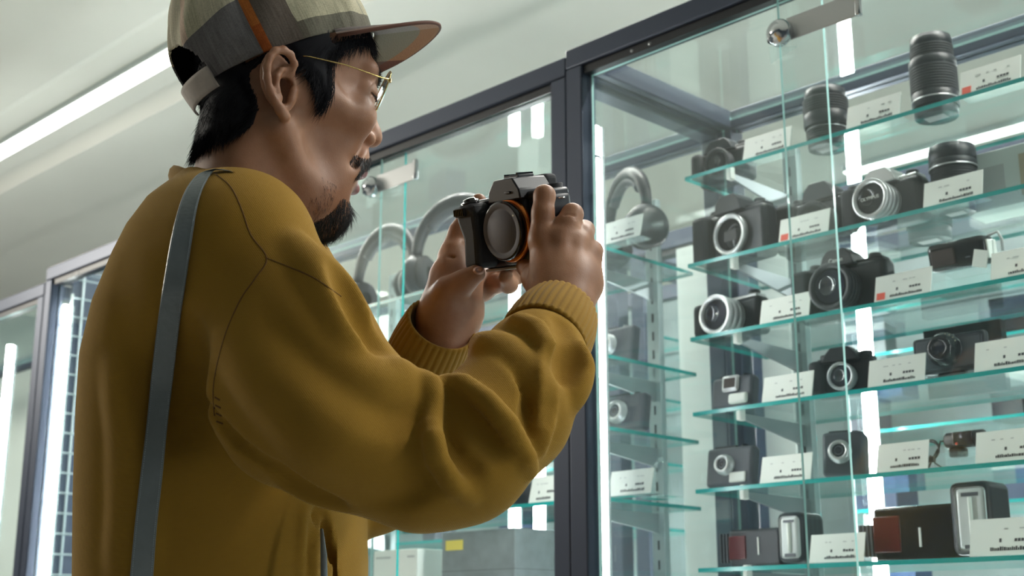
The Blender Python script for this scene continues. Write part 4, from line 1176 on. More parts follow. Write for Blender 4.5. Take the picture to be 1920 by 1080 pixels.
def plaid_mat():
    m = new_mat('plaid_cloth', (.4, .4, .3), .9, spec=.2); nt = m.node_tree; b = nt.nodes['Principled BSDF']
    uv = nt.nodes.new('ShaderNodeUVMap'); sp = nt.nodes.new('ShaderNodeSeparateXYZ'); nt.links.new(uv.outputs[0], sp.inputs[0])
    beige, beige2, dark, orange, grey, pink = (.46, .425, .30), (.55, .50, .37), (.125, .10, .082), (.45, .14, .03), (.175, .165, .165), (.56, .42, .32)
    top = stripe_ramp(nt, sp.outputs[0], [(0, orange), (.035, pink), (.085, beige2), (.115, (.20, .20, .18)), (.13, beige), (.20, (.27, .27, .22)), (.21, beige), (.52, dark), (.625, orange), (.655, beige2), (.80, beige), (.86, pink), (.90, beige2)])
    low = stripe_ramp(nt, sp.outputs[0], [(0, orange), (.035, pink), (.085, (.2, .19, .18)), (.16, (.16, .15, .115)), (.50, (.12, .105, .08)), (.52, dark), (.625, (.36, .09, .02)), (.655, grey), (.80, (.15, .14, .14)), (.90, (.22, .19, .18))])
    th = stripe_ramp(nt, sp.outputs[0], [(0, (.02, 0, 0)), (.0849, (.02, 0, 0)), (.085, (.13, 0, 0)), (.5199, (.13, 0, 0)), (.52, (.2, 0, 0)), (.6549, (.2, 0, 0)), (.655, (.46, 0, 0)), (1, (.26, 0, 0))], 'LINEAR')
    s2 = nt.nodes.new('ShaderNodeSeparateXYZ'); nt.links.new(th, s2.inputs[0])
    lt = nt.nodes.new('ShaderNodeMath'); lt.operation = 'LESS_THAN'; nt.links.new(sp.outputs[1], lt.inputs[0]); nt.links.new(s2.outputs[0], lt.inputs[1])
    mx = nt.nodes.new('ShaderNodeMixRGB'); nt.links.new(lt.outputs[0], mx.inputs[0]); nt.links.new(top, mx.inputs[1]); nt.links.new(low, mx.inputs[2])
    # slubby threads
    mp = nt.nodes.new('ShaderNodeMapping'); mp.inputs['Scale'].default_value = (170, 6, 1); nt.links.new(uv.outputs[0], mp.inputs[0])
    n = nt.nodes.new('ShaderNodeTexNoise'); n.inputs['Scale'].default_value = 1; n.inputs['Detail'].default_value = 3; nt.links.new(mp.outputs[0], n.inputs['Vector'])
    mp2 = nt.nodes.new('ShaderNodeMapping'); mp2.inputs['Scale'].default_value = (40, 90, 1); nt.links.new(uv.outputs[0], mp2.inputs[0])
    n2 = nt.nodes.new('ShaderNodeTexNoise'); n2.inputs['Scale'].default_value = 2; n2.inputs['Detail'].default_value = 4; nt.links.new(mp2.outputs[0], n2.inputs['Vector'])
    ad = nt.nodes.new('ShaderNodeMath'); ad.operation = 'ADD'; nt.links.new(n.outputs['Fac'], ad.inputs[0]); nt.links.new(n2.outputs['Fac'], ad.inputs[1])
    mr = nt.nodes.new('ShaderNodeMapRange'); mr.inputs[1].default_value = .7; mr.inputs[2].default_value = 1.3; mr.inputs[3].default_value = .72; mr.inputs[4].default_value = 1.28; nt.links.new(ad.outputs[0], mr.inputs[0])
    ml = nt.nodes.new('ShaderNodeVectorMath'); ml.operation = 'SCALE'; nt.links.new(mx.outputs[0], ml.inputs[0]); nt.links.new(mr.outputs[0], ml.inputs['Scale'])
    nt.links.new(ml.outputs[0], b.inputs['Base Color'])
    bp = nt.nodes.new('ShaderNodeBump'); bp.inputs['Strength'].default_value = .4; bp.inputs['Distance'].default_value = .001; nt.links.new(ad.outputs[0], bp.inputs['Height']); nt.links.new(bp.outputs['Normal'], b.inputs['Normal'])
    return m
M['plaid'] = plaid_mat()
M['cap_inner'] = new_mat('dark_cap_lining', (.03, .03, .032), .9)
M['cap_edge'] = new_mat('cap_piping', (.10, .035, .02), .8)
M['cap_strap'] = new_mat('pale_plaid_strap', (.48, .42, .37), .9, noise=(60, .15), bump=(500, .3, .0006))
M['cap_button'] = new_mat('beige_button', (.35, .33, .25), .9)
def shell_mesh(name, fn, nu, nv, mat, thick, close_u=False, skip=None, uvfn=None, inner='cap_inner'):
    """fn(i/nu, j/nv, off) -> head coords; two skins plus rim"""
    me = bpy.data.meshes.new(name); bm = bmesh.new(); uvl = bm.loops.layers.uv.new('UVMap')
    G = {}
    nuu = nu if close_u else nu + 1
    for side, off in ((0, 0.0), (1, -thick)):
        for i in range(nuu):
            for j in range(nv + 1):
                G[side, i, j] = bm.verts.new(hw(*fn(i / nu, j / nv, off)))
    keep = {}
    for i in range(nu):
        for j in range(nv): keep[i, j] = not (skip and skip((i + .5) / nu, (j + .5) / nv))
    def uvset(f, cs):
        for l, (i, j) in zip(f.loops, cs): l[uvl].uv = uvfn(i / nu, j / nv)
    for (i, j), kp in keep.items():
        if not kp: continue
        i2 = (i + 1) % nuu if close_u else i + 1
        cs = [(i, j), (i + 1, j), (i + 1, j + 1), (i, j + 1)]
        f = bm.faces.new([G[0, i, j], G[0, i2, j], G[0, i2, j + 1], G[0, i, j + 1]]); f.smooth = True
        if uvfn: uvset(f, cs)
        f = bm.faces.new([G[1, i, j + 1], G[1, i2, j + 1], G[1, i2, j], G[1, i, j]]); f.smooth = True; f.material_index = 1
        if uvfn: uvset(f, cs[::-1])
        for (di, dj, a, c) in ((0, -1, (i, j), (i2, j)), (0, 1, (i, j + 1), (i2, j + 1)), (-1, 0, (i, j), (i, j + 1)), (1, 0, (i2, j), (i2, j + 1))):
            ni, nj = i + di, j + dj
            if close_u: ni %= nu
            if keep.get((ni, nj), False): continue
            try:
                f = bm.faces.new([G[0, a[0], a[1]], G[0, c[0], c[1]], G[1, c[0], c[1]], G[1, a[0], a[1]]])
                if uvfn:
                    for l in f.loops: l[uvl].uv = uvfn((i + .5) / nu, (j + .5) / nv)
            except ValueError: pass
    lone = [v for v in bm.verts if not v.link_faces]
    bmesh.ops.delete(bm, geom=lone, context='VERTS')
    bmesh.ops.remove_doubles(bm, verts=bm.verts, dist=1e-6)
    bmesh.ops.recalc_face_normals(bm, faces=bm.faces)
    bm.to_mesh(me); bm.free(); me.materials.append(M[mat]); me.materials.append(M[inner])
    o = bpy.data.objects.new(name, me); COL.objects.link(o); return own(o)
def crown_fn(u, v, off):
    a = u * 2 * PI
    vv = min(v, .9995)
    # soft wrinkles and the six seams
    seam = -.0012 * max(0, 1 - abs(((u * 6 + .0) % 1) - .5 - .5 + (1 if ((u * 6) % 1) < .5 else 0)) * 14) if v < .97 else 0
    wr = .0012 * math.sin(a * 7 + 5 * v) * math.sin(v * PI) + .0010 * math.sin(a * 13 + 9 * v)
    return cap_pt(a, vv, off + (wr + seam) * (1 - v ** 4))
def crown_uv(u, v):
    k = abs(((u + .5) % 1) - .5) * 2
    return (min(k, .999), v)
def hole(u, v):
    k = abs(u - .5) * 2 * PI * .09      # metres from back centre
    return (k / .041) ** 2 + (max(0, v - .12) / .28) ** 2 < 1 and v > .0
crown = shell_mesh('cap_crown', crown_fn, 256, 72, 'plaid', .0018, True, hole, crown_uv)
def strap_fn(u, v, off):
    a = PI + (u - .5) * 1.0
    p = cap_pt(a, max(0, .0) + .17 * v, off + .0030)
    return p - cn * .010
shell_mesh('cap_strap', strap_fn, 30, 6, 'cap_strap', .0016, False, None, lambda u, v: (u, v), inner='cap_strap')
def brim_fn(u, v, off):
    H = math.radians(74); a = (u - .5) * 2 * H
    base = CC + ca * ((AX + .001) * math.cos(a)) + cl * ((BX + .001) * math.sin(a)) + cn * (.002 - .006 * math.cos(a))
    t = abs(a) / H
    reach = .070 * max(0, 1 - t ** 3.2) ** .6
    d = (ca * math.cos(BRIM_T) - cn * math.sin(BRIM_T))
    lat = math.sin(a)
    p = base + d * (reach * v) + cl * (v * reach * .16 * lat) + cn * (-.006 * lat * lat * v + off)
    return p
BRIM_T = math.radians(12)
def brim_uv_mat():
    m = new_mat('plaid_cloth_brim', (.4, .3, .2), .9, spec=.2); nt = m.node_tree; b = nt.nodes['Principled BSDF']
    uv = nt.nodes.new('ShaderNodeUVMap'); sp = nt.nodes.new('ShaderNodeSeparateXYZ'); nt.links.new(uv.outputs[0], sp.inputs[0])
    A_ = stripe_ramp(nt, sp.outputs[0], [(0, (.12, .075, .06)), (.30, (.21, .185, .14)), (.66, (.27, .24, .23)), (.85, (.20, .17, .16))])
    B_ = stripe_ramp(nt, sp.outputs[0], [(0, (.13, .05, .035)), (.30, (.30, .15, .08)), (.66, (.36, .22, .16)), (.85, (.28, .2, .17))])
    mx = nt.nodes.new('ShaderNodeMixRGB'); gt = nt.nodes.new('ShaderNodeMath'); gt.operation = 'GREATER_THAN'; gt.inputs[1].default_value = .68
    nt.links.new(sp.outputs[1], gt.inputs[0]); nt.links.new(gt.outputs[0], mx.inputs[0]); nt.links.new(A_, mx.inputs[1]); nt.links.new(B_, mx.inputs[2])
    mp2 = nt.nodes.new('ShaderNodeMapping'); mp2.inputs['Scale'].default_value = (90, 30, 1); nt.links.new(uv.outputs[0], mp2.inputs[0])
    n2 = nt.nodes.new('ShaderNodeTexNoise'); n2.inputs['Scale'].default_value = 2; n2.inputs['Detail'].default_value = 4; nt.links.new(mp2.outputs[0], n2.inputs['Vector'])
    mr = nt.nodes.new('ShaderNodeMapRange'); mr.inputs[1].default_value = .3; mr.inputs[2].default_value = .7; mr.inputs[3].default_value = .75; mr.inputs[4].default_value = 1.25; nt.links.new(n2.outputs['Fac'], mr.inputs[0])
    ml = nt.nodes.new('ShaderNodeVectorMath'); ml.operation = 'SCALE'; nt.links.new(mx.outputs[0], ml.inputs[0]); nt.links.new(mr.outputs[0], ml.inputs['Scale'])
    nt.links.new(ml.outputs[0], b.inputs['Base Color']); return m
M['brim'] = brim_uv_mat()
shell_mesh('cap_brim', brim_fn, 60, 14, 'brim', .0030, False, None, lambda u, v: (u, v), inner='brim')
b = MB(); b.tube([hw(*(brim_fn(k / 60, 1.0, -.0015))) for k in range(61)], .0019, 'cap_edge', 6); own(b.build('cap_piping'))
b = MB(); b.lathe([(0, 0), (.008, 0), (.007, .004), (0, .006)], 'cap_button', hw(*cap_pt(0, .9999)), hdir(cn), 20); own(b.build('cap_button'))

# ---------------------------------------------------------------- body: knit cardigan
def build_body():
    h = .0034
    s = Sdf((-.46, -.62, .95), (.13, .155, 1.56), h)
    # torso as smoothly interpolated oval slices: pixel row, left, right (at 1.27 m), centre depth, half depth
    rows = [(316, 365, 425, 1.27, .045), (330, 355, 454, 1.268, .070), (350, 341, 509, 1.265, .098), (380, 311, 549, 1.265, .130), (430, 281, 586, 1.266, .160), (480, 257, 612, 1.27, .176), (560, 219, 642, 1.278, .182),
            (650, 190, 677, 1.288, .182), (760, 177, 674, 1.296, .18), (900, 170, 667, 1.30, .18), (1100, 168, 673, 1.30, .18), (1300, 161, 670, 1.30, .18), (1560, 153, 717, 1.30, .18)]
    D0 = 1.27
    vv = [(CY - r[0]) * D0 / F_PX for r in rows][::-1]
    xc = [((r[1] + r[2]) / 2 - CX) * D0 / F_PX for r in rows][::-1]; ax = [(r[2] - r[1]) / 2 * D0 / F_PX for r in rows][::-1]
    zc = [r[3] for r in rows][::-1]; bz = [r[4] for r in rows][::-1]
    def fn(X, Y, Z):
        y = Y[0, :, 0]
        x0 = np.interp(y, vv, xc)[None, :, None]; a = np.interp(y, vv, ax)[None, :, None]
        z0 = np.interp(y, vv, zc)[None, :, None]; b = np.interp(y, vv, bz)[None, :, None]
        t = math.radians(12)
        dx = X - x0; dz = Z - z0
        q = (np.abs(dx / a) ** 2.4 + np.abs((dz - dx * math.tan(t)) / b) ** 2.4) ** (1 / 2.4)
        d = (q - 1) * np.minimum(a, b) * .8
        d = np.maximum(d, Y - vv[-1]); d = np.maximum(d, vv[0] + .0 - Y)
        return d
    s.put(fn, (-.46, -.62, .95), (.13, .16, 1.56), .004)
    P = cp
    # near shoulder and baggy sleeve
    s.ell(P(452, 452, 1.15), (.060, .062, .088), None, .04)
    s.cone(P(398, 560, 1.125), P(565, 755, 1.095), .058, .072, .022)
    s.cone(P(470, 480, 1.11), P(540, 610, 1.09), .052, .060, .03)
    s.cone(P(540, 610, 1.09), P(652, 800, 1.06), .060, .062, .02)
    s.cone(P(652, 800, 1.06), P(792, 856, 1.06), .062, .0555, .02)
    s.cone(P(792, 856, 1.06), P(868, 850, 1.07), .0555, .052, .02)
    s.cone(P(868, 850, 1.07), P(952, 772, 1.11), .052, .050, .02)
    s.cone(P(952, 772, 1.11), P(1000, 690, 1.16), .050, .045, .02)
    s.cone(P(1000, 690, 1.16), P(1014, 652, 1.19), .045, .038, .02)
    # far arm
    s.cone(P(540, 560, 1.44), P(620, 760, 1.47), .050, .050, .04)
    s.cone(P(620, 760, 1.47), P(700, 905, 1.44), .050, .052, .02)
    s.cone(P(700, 905, 1.44), P(775, 745, 1.395), .050, .040, .02)
    s.cone(P(775, 745, 1.395), P(776, 700, 1.388), .040, .0335, .02)
    # folds: ridges
    F = s.fold
    G = lambda p, r, hh, k=.014: s.fold(p, r, hh, k, 's')
    G([(776, 708), (788, 745), (780, 805)], .009, .016, .007)
    G([(824, 722), (832, 775), (852, 835), (900, 888)], .010, .018, .008)
    G([(560, 655), (640, 745), (720, 775), (770, 765)], .016, .011, .020)
    G([(940, 640), (985, 690), (1004, 745), (995, 800)], .008, .012, .010)
    G([(850, 752), (895, 792), (945, 850)], .011, .010, .012)
    G([(640, 880), (720, 905), (800, 890)], .018, .007, .02)
    F([(744, 700), (758, 722), (766, 760), (752, 800), (720, 830)], .010, .008, .010)
    F([(790, 712), (806, 722), (812, 745), (809, 805), (820, 862), (852, 912), (880, 930)], .0085, .016, .003)
    F([(834, 722), (868, 722), (912, 752), (952, 796), (984, 856), (990, 880)], .0090, .015, .003)
    F([(972, 606), (1004, 618), (1026, 655), (1030, 720), (1020, 790), (1004, 840)], .0095, .016, .003)
    G([(1046, 640), (1048, 700), (1036, 780)], .009, .008, .008)
    F([(905, 648), (950, 668), (990, 712), (1004, 740)], .012, .008, .012)
    F([(560, 600), (612, 680), (668, 740), (735, 748)], .018, .010, .020)
    F([(470, 640), (520, 720), (600, 800), (690, 850), (760, 860)], .020, .011, .022)
    F([(612, 520), (640, 570), (660, 620)], .012, .006, .014)
    F([(555, 470), (600, 530), (628, 590), (655, 640)], .012, .007, .014)
    F([(1052, 640), (1080, 690), (1070, 740)], .012, .006, .012)
    F([(250, 700), (262, 820), (262, 950), (255, 1070)], .014, .003, .02)
    # folds: hollows
    G([(300, 648), (340, 700), (395, 775), (470, 850), (545, 905), (620, 955), (690, 985)], .006, .006, .006)
    G([(520, 900), (570, 930), (640, 965)], .012, .006, .012)
    G([(640, 500), (670, 570), (704, 640)], .008, .006, .014)
    G([(330, 640), (318, 720), (330, 800)], .018, .006, .03)
    G([(1060, 600), (1078, 640), (1060, 700)], .009, .006, .012)
    # open front below the sleeve
    G([(600, 962), (604, 1000), (608, 1040), (612, 1085), (618, 1150), (622, 1220)], .009, .028, .003)
    F([(588, 935), (587, 1000), (583, 1080), (580, 1160)], .006, .004, .004)
    F([(566, 930), (562, 1000), (556, 1080), (552, 1160)], .005, .002, .004)
    F([(640, 990), (660, 1040), (668, 1090), (672, 1160)], .010, .005, .010)
    # neck opening
    s.cone(P(445, 300, 1.27), P(430, 420, 1.27), .060, .052, .006, 's')
    # open sleeve ends
    s.cone(P(1045, 590, 1.235), P(1018, 640, 1.20), .030, .028, .004, 's')
    s.cone(P(824, 612, 1.355), P(790, 682, 1.385), .031, .028, .004, 's')
    return s
bs = build_body()
body = own(bs.mesh('cardigan', None, 'knit'))

from mathutils.bvhtree import BVHTree
_dg = bpy.context.evaluated_depsgraph_get()
BV = BVHTree.FromPolygons([MC_v for MC_v in [tuple(v) for v in to_world(bs.P)]], [tuple(p.vertices) for p in body.data.polygons])
def hit(px, py):
    d = (FW * F_PX + RT * (px - CX) + UP * (CY - py)).normalized()
    return BV.ray_cast(CAM, d)
def smooth_px(pts, n):
    out = []; P_ = [Vector((a, b)) for a, b in pts]; m = len(P_)
    for i in range(n + 1):
        t = i / n * (m - 1); k = min(int(t), m - 2); f = t - k
        p0, p1, p2, p3 = P_[max(k - 1, 0)], P_[k], P_[k + 1], P_[min(k + 2, m - 1)]
        out.append(.5 * ((2 * p1) + (p2 - p0) * f + (2 * p0 - 5 * p1 + 4 * p2 - p3) * f * f + (3 * p1 - p0 - 3 * p2 + p3) * f ** 3))
    return out
def seam(pts, name='seam', r=.0007, m='seam', n=60):
    q = []
    for p in smooth_px(pts, n):
        l, nn, i, d = hit(p[0], p[1])
        if l is not None and (not q or (l - q[-1]).length < .06): q.append(l - nn * r * .3)
    if len(q) > 3:
        b = MB(); b.tube(q, r, m, 5); own(b.build(name))
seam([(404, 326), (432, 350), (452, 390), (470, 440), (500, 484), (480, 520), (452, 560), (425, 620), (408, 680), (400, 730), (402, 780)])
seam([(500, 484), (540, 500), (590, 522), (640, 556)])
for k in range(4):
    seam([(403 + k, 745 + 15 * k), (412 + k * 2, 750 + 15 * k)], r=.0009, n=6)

# ribbed bands
def ribbed(name, c0, c1, r0, r1, nrib, amp=.0014, asp=1.0, roll=.004, parts=14, up=None):
    """hollow ribbed tube from world point c0 to c1 with a rounded rim at both ends"""
    c0, c1 = Vector(c0), Vector(c1); ax = (c1 - c0); L = ax.length; ax.normalize()
    a = (up or Vector((0, 0, 1))); a = (a - ax * a.dot(ax)).normalized(); b_ = ax.cross(a)
    nu = nrib * 6; V = []; Fc = []
    prof = []
    for j in range(parts + 1):
        t = j / parts; prof.append((t, 0.0))
    prof = [(t, math.sin(PI * t) * .0025) for t, _ in prof] + [(1 + .0, -roll * .6), (.97, -roll), (.5, -roll), (0.03, -roll), (0, -roll * .6)]
    n = len(prof)
    for t, o in prof:
        r = r0 + (r1 - r0) * t + o
        for i in range(nu):
            u = 2 * PI * i / nu; rr = r + (amp * (abs(math.cos(nrib * u / 2)) ** .7 - .5) if o > -roll * .5 else 0)
            V.append(c0 + ax * (L * t) + a * (rr * math.cos(u) * asp) + b_ * (rr * math.sin(u)))
    for j in range(n):
        j2 = (j + 1) % n
        for i in range(nu):
            i2 = (i + 1) % nu; Fc.append((j * nu + i, j * nu + i2, j2 * nu + i2, j2 * nu + i))
    return own(raw_mesh(name, np.array([tuple(v) for v in V]), Fc, None, 'rib', flip=None))
def fixn(o):
    bm = bmesh.new(); bm.from_mesh(o.data); bmesh.ops.recalc_face_normals(bm, faces=bm.faces); bm.to_mesh(o.data); bm.free(); return o
fixn(ribbed('cuff', W(cp(1016, 648, 1.187)), W(cp(1050, 590, 1.236)), .0405, .0355, 38))
fixn(ribbed('cuff', W(cp(782, 696, 1.392)), W(cp(828, 608, 1.352)), .0385, .0365, 34))
# collar: ribbed roll round the neck, high at the nape
def collar():
    nu, nv = 90, 10; V = []; Fc = []
    for i in range(nu):
        a = 2 * PI * i / nu; ca_, sa = math.cos(a), math.sin(a)
        x = 428 - 98 * ca_; d = 1.275 - .068 * sa
        y = 365 - 34 * ca_ + 0 * sa
        for j in range(nv):
            t = 2 * PI * j / nv
            V.append(to_world(cp(x - 15 * math.cos(t) * ca_, y - 22 * math.sin(t) - 10 * math.cos(t) * .2, d - .008 * math.cos(t) * sa)))
    for i in range(nu):
        for j in range(nv):
            i2, j2 = (i + 1) % nu, (j + 1) % nv
            Fc.append((i * nv + j, i2 * nv + j, i2 * nv + j2, i * nv + j2))
    return fixn(own(raw_mesh('collar', np.array(V), Fc, None, 'rib', flip=None)))
collar()

# ---------------------------------------------------------------- hands
def hand_grid(lo, hi, fn, name, h=.0013):
    s = Sdf(lo, hi, h); fn(s); o = own(s.mesh(name, None, 'skin')); return s, o
def near_hand(s):
    P = cp; k = .005
    # palm and back of the hand
    s.cone(P(1046, 590, 1.235), P(1060, 530, 1.262), .0235, .026, .01)
    s.cone(P(1066, 585, 1.242), P(1082, 530, 1.268), .0225, .022, .012)
    s.cone(P(1030, 540, 1.260), P(1020, 452, 1.280), .0190, .0140, .014)
    s.cone(P(1050, 530, 1.262), P(1052, 455, 1.278), .0210, .0150, .014)
    s.cone(P(1075, 530, 1.266), P(1080, 462, 1.282), .0190, .0140, .014)
    s.cone(P(1095, 535, 1.274), P(1104, 482, 1.290), .0150, .0125, .014)
    # index, standing up beside the viewfinder then bending over the camera
    s.chain([P(1016, 450, 1.277), P(1018, 398, 1.276), P(1021, 367, 1.280), P(1019, 372, 1.298), P(1012, 392, 1.318)], [.0128, .0102, .0098, .0088, .0075], k)
    s.chain([P(1052, 450, 1.276), P(1064, 420, 1.276), P(1073, 402, 1.282), P(1068, 402, 1.302), P(1052, 416, 1.322)], [.0132, .0106, .0100, .0090, .0078], k)
    s.chain([P(1080, 458, 1.281), P(1092, 440, 1.286), P(1096, 432, 1.296), P(1088, 434, 1.314), P(1070, 446, 1.330)], [.0124, .0098, .0092, .0084, .0072], k)
    s.chain([P(1104, 480, 1.290), P(1112, 470, 1.298), P(1112, 468, 1.310), P(1100, 472, 1.326), P(1084, 482, 1.338)], [.0108, .0088, .0084, .0076, .0064], k)
    # thumb under the camera
    s.chain([P(1022, 560, 1.262), P(1004, 520, 1.290), P(992, 500, 1.322), P(980, 498, 1.345)], [.0160, .0125, .0105, .0088], .008)
    # knuckles and tendons
    for x, y, d in ((1017, 446, 1.270), (1051, 443, 1.268), (1079, 452, 1.274), (1103, 474, 1.284)): s.ell(P(x, y, d), (.0095, .0085, .0080), None, .010)
    for a, b_ in (((1020, 460, 1.266), (1042, 560, 1.242)), ((1052, 458, 1.262), (1052, 560, 1.240)), ((1080, 466, 1.268), (1064, 560, 1.242))): s.cone(P(*a), P(*b_), .0035, .003, .010)
    for (x, y, d) in ((1019, 378, 1.266), (1068, 408, 1.270)):
        for j in (-1, 1): s.cone(P(x - 9, y + 4 * j, d - .001), P(x + 9, y + 4 * j, d - .001), .0007, .0007, .002, 's')
nh, nho = hand_grid((-.02, -.055, 1.18), (.105, .10, 1.37), near_hand, 'hand')
def far_hand(s):
    P = cp; k = .005
    s.cone(P(826, 655, 1.365), P(836, 590, 1.370), .0270, .0265, .01)
    s.cone(P(848, 640, 1.372), P(860, 585, 1.378), .0200, .0230, .012)
    s.cone(P(832, 590, 1.372), P(836, 520, 1.388), .0245, .0170, .016)
    s.cone(P(860, 585, 1.380), P(872, 530, 1.392), .0230, .0190, .016)
    s.cone(P(850, 560, 1.375), P(852, 475, 1.398), .0200, .0140, .016)
    # index and middle rising behind the grip
    s.chain([P(844, 480, 1.400), P(860, 434, 1.408), P(880, 398, 1.412), P(898, 377, 1.404)], [.0125, .0098, .0092, .0080], k)
    s.chain([P(860, 480, 1.404), P(880, 450, 1.420), P(905, 425, 1.424), P(925, 412, 1.412)], [.0140, .0112, .0100, .0085], k)
    # ring and little finger passing under the camera
    s.chain([P(872, 545, 1.398), P(905, 545, 1.412), P(935, 530, 1.402), P(954, 533, 1.380), P(948, 520, 1.366)], [.0135, .0110, .0098, .0090, .0075], k)
    s.chain([P(880, 520, 1.404), P(915, 522, 1.418), P(950, 512, 1.410), P(970, 516, 1.392), P(962, 504, 1.380)], [.0135, .0108, .0096, .0088, .0075], k)
    # thumb pressing the foot of the grip
    s.chain([P(822, 590, 1.362), P(842, 548, 1.352), P(868, 530, 1.346), P(893, 513, 1.342)], [.0180, .0140, .0108, .0092], .010)
    s.cone(P(850, 545, 1.343), P(862, 560, 1.347), .0009, .0009, .002, 's')
    s.cone(P(842, 480, 1.377), P(880, 500, 1.385), .0012, .0012, .004, 's'); s.cone(P(846, 640, 1.348), P(872, 560, 1.358), .0014, .0012, .005, 's')
fh, fho = hand_grid((-.105, -.075, 1.30), (.02, .10, 1.46), far_hand, 'hand')
M['nail'] = new_mat('finger_nail', (.52, .30, .24), .3)
b = MB(); b.lathe([(0, .0012), (.0030, .0010), (.0046, 0), (.0040, -.0010)], 'nail', W(cp(898, 507, 1.3335)), (CAM - W(cp(898, 507, 1.34)) + Vector((0, 0, .5))).normalized(), 16, sx=1.3); own(b.build('nail'))

# ---------------------------------------------------------------- held camera (own local frame: x across, y back, z up)
def held_camera():
    mx_ = 0
    n = np.array([-.752, -.106, -.650]); n /= np.linalg.norm(n)
    r = np.array([.65, .06, -.76]); r -= n * (r @ n); r /= np.linalg.norm(r)
    u = np.cross(r, -n)
    if u[1] < 0: u = -u
    m3 = MC.to_3x3()
    rx, ry, rz = m3 @ Vector(r), m3 @ Vector(-n), m3 @ Vector(u)
    D = 1.318; k = .96
    c = W(cp(954, 432, D))
    t = empty('camera_in_hands', label='black mirrorless camera with a grey body cap, held up in both hands', cat='camera')
    t.matrix_world = Matrix.Translation(c) @ Matrix((rx, ry, rz)).transposed().to_4x4() @ Matrix.Scale(k, 4)
    P = []
    def B(name, fn, par=None):
        b = MB(); fn(b); o = b.build(name, par or t); return o
    # mount centre is the origin; front of body at y=.004
    B('body', lambda b: (b.box(-.060, .056, .010, .042, -.038, .033, 'black', bev=.006, seg=3), b.box(-.020, .024, .004, .020, -.036, .034, 'black', bev=.005, seg=2)))
    def grip(b):
        b.prism([(-.062, -.036), (-.036, -.036), (-.033, .0), (-.034, .026), (-.042, .034), (-.060, .034), (-.067, .024), (-.064, .012), (-.058, -.004)], -.016, .030, 'rubber', bev=.006)
    B('grip', grip)
    def top(b):
        b.box(-.059, .055, .008, .040, .028, .037, 'black', bev=.003)
    B('top_plate', top)
    B('mode_dial', lambda b: b.lathe([(0, 0), (.009, 0), (.0095, .001), (.0095, .007), (.0085, .008), (0, .008)], 'rubber', (-.032, .032, .036), n=28))
    B('compensation_dial', lambda b: b.lathe([(0, 0), (.007, 0), (.007, .005), (.006, .006), (0, .006)], 'rubber', (-.050, .034, .036), n=24))
    B('shutter_button', lambda b: b.lathe([(.0095, -.002), (.0100, .002), (.0075, .003), (.0070, .002), (.0062, .005), (0, .006)], 'gloss', (-.052, -.004, .034), (0, -.25, 1), 28))
    def dialf(b):
        b.box(-.0635, -.046, -.019, -.010, .020, .030, 'rubber', bev=.002)
        for q in range(6): b.box(-.0625 + .0028 * q, -.0615 + .0028 * q, -.0200, -.017, .0215, .0285, 'gloss')
    B('front_dial', dialf)
    def hump(b):
        b.prism([(-.026, .030), (.026, .030), (.025, .040), (.016, .053), (-.013, .053), (-.023, .042)], -.002, .044, 'black', bev=.0015)
        b.box(-.010, .013, .010, .032, .053, .056, 'black', bev=.0006)
        b.box(-.009, -.007, .010, .032, .056, .058, 'gloss'); b.box(.010, .012, .010, .032, .056, .058, 'gloss')
        b.box(.004, .012, -.0035, -.001, .037, .0395, 'gloss', bev=.0005)
    B('viewfinder_hump', hump)
    B('eyecup', lambda b: (b.box(-.016, .018, .042, .062, .032, .055, 'rubber', bev=.006, seg=3), b.box(-.010, .012, .0605, .0625, .037, .050, 'lens_glass', bev=.002)))
    # mount ring (copper-orange), collar, body cap
    M['orange_ring'] = new_mat('orange_mount_ring', (.62, .20, .045), .25, .85)
    M['cap_grey'] = new_mat('grey_body_cap', (.085, .088, .115), .7, bump=(700, .25, .0003))
    B('mount_ring', lambda b: b.lathe([(.026, 0), (.0325, 0), (.0335, .002), (.0325, .0055), (.0295, .0060), (.027, .005)], 'orange_ring', (0, .004, 0), (0, -1, 0), 64))
    o = B('body_cap', lambda b: (b.lathe([(.0295, .005), (.0305, .0055), (.0308, .0125), (.0298, .0140), (.0285, .0143)], 'gloss', (0, .004, 0), (0, -1, 0), 64),
                             b.lathe([(.0285, .0143), (.0235, .0143), (.0228, .0136), (.0221, .0143), (0, .0146)], 'cap_grey', (0, .004, 0), (0, -1, 0), 64)))
    B('lens_release', lambda b: b.lathe([(0, 0), (.0045, 0), (.0045, .004), (.0035, .005), (0, .005)], 'gloss', (.036, .012, -.006), (0, -1, 0), 20))
    B('mount_dot', lambda b: b.lathe([(0, 0), (.0012, 0), (.001, .0006), (0, .0007)], 'white', (.0212, -.0098, .014), (0, -1, 0), 10), o)
    B('grip_window', lambda b: b.lathe([(0, 0), (.0042, 0), (.0042, .001), (0, .0012)], 'lens_glass', (.0345, .0090, .024), (0, -1, 0), 20))
    B('back_screen', lambda b: b.box(-.045, .032, .042, .047, -.028, .026, 'gloss', bev=.002))
    B('base_plate', lambda b: b.box(-.060, .052, .012, .040, -.0405, -.037, 'steel', bev=.001))
    B('strap_lug', lambda b: (b.tube([(.056 + .004 * math.cos(a), .026 + .004 * math.sin(a), .026) for a in np.linspace(0, 2 * PI, 14)[:-1]], .0009, 'chrome', 6, close=True)))
    def eye_dial(b):
        b.lathe([(0, 0), (.0085, 0), (.0088, .006), (.0078, .007), (0, .007)], 'rubber', (.042, .032, .035), n=26)
    B('side_dial', eye_dial)
    return t
held_camera()

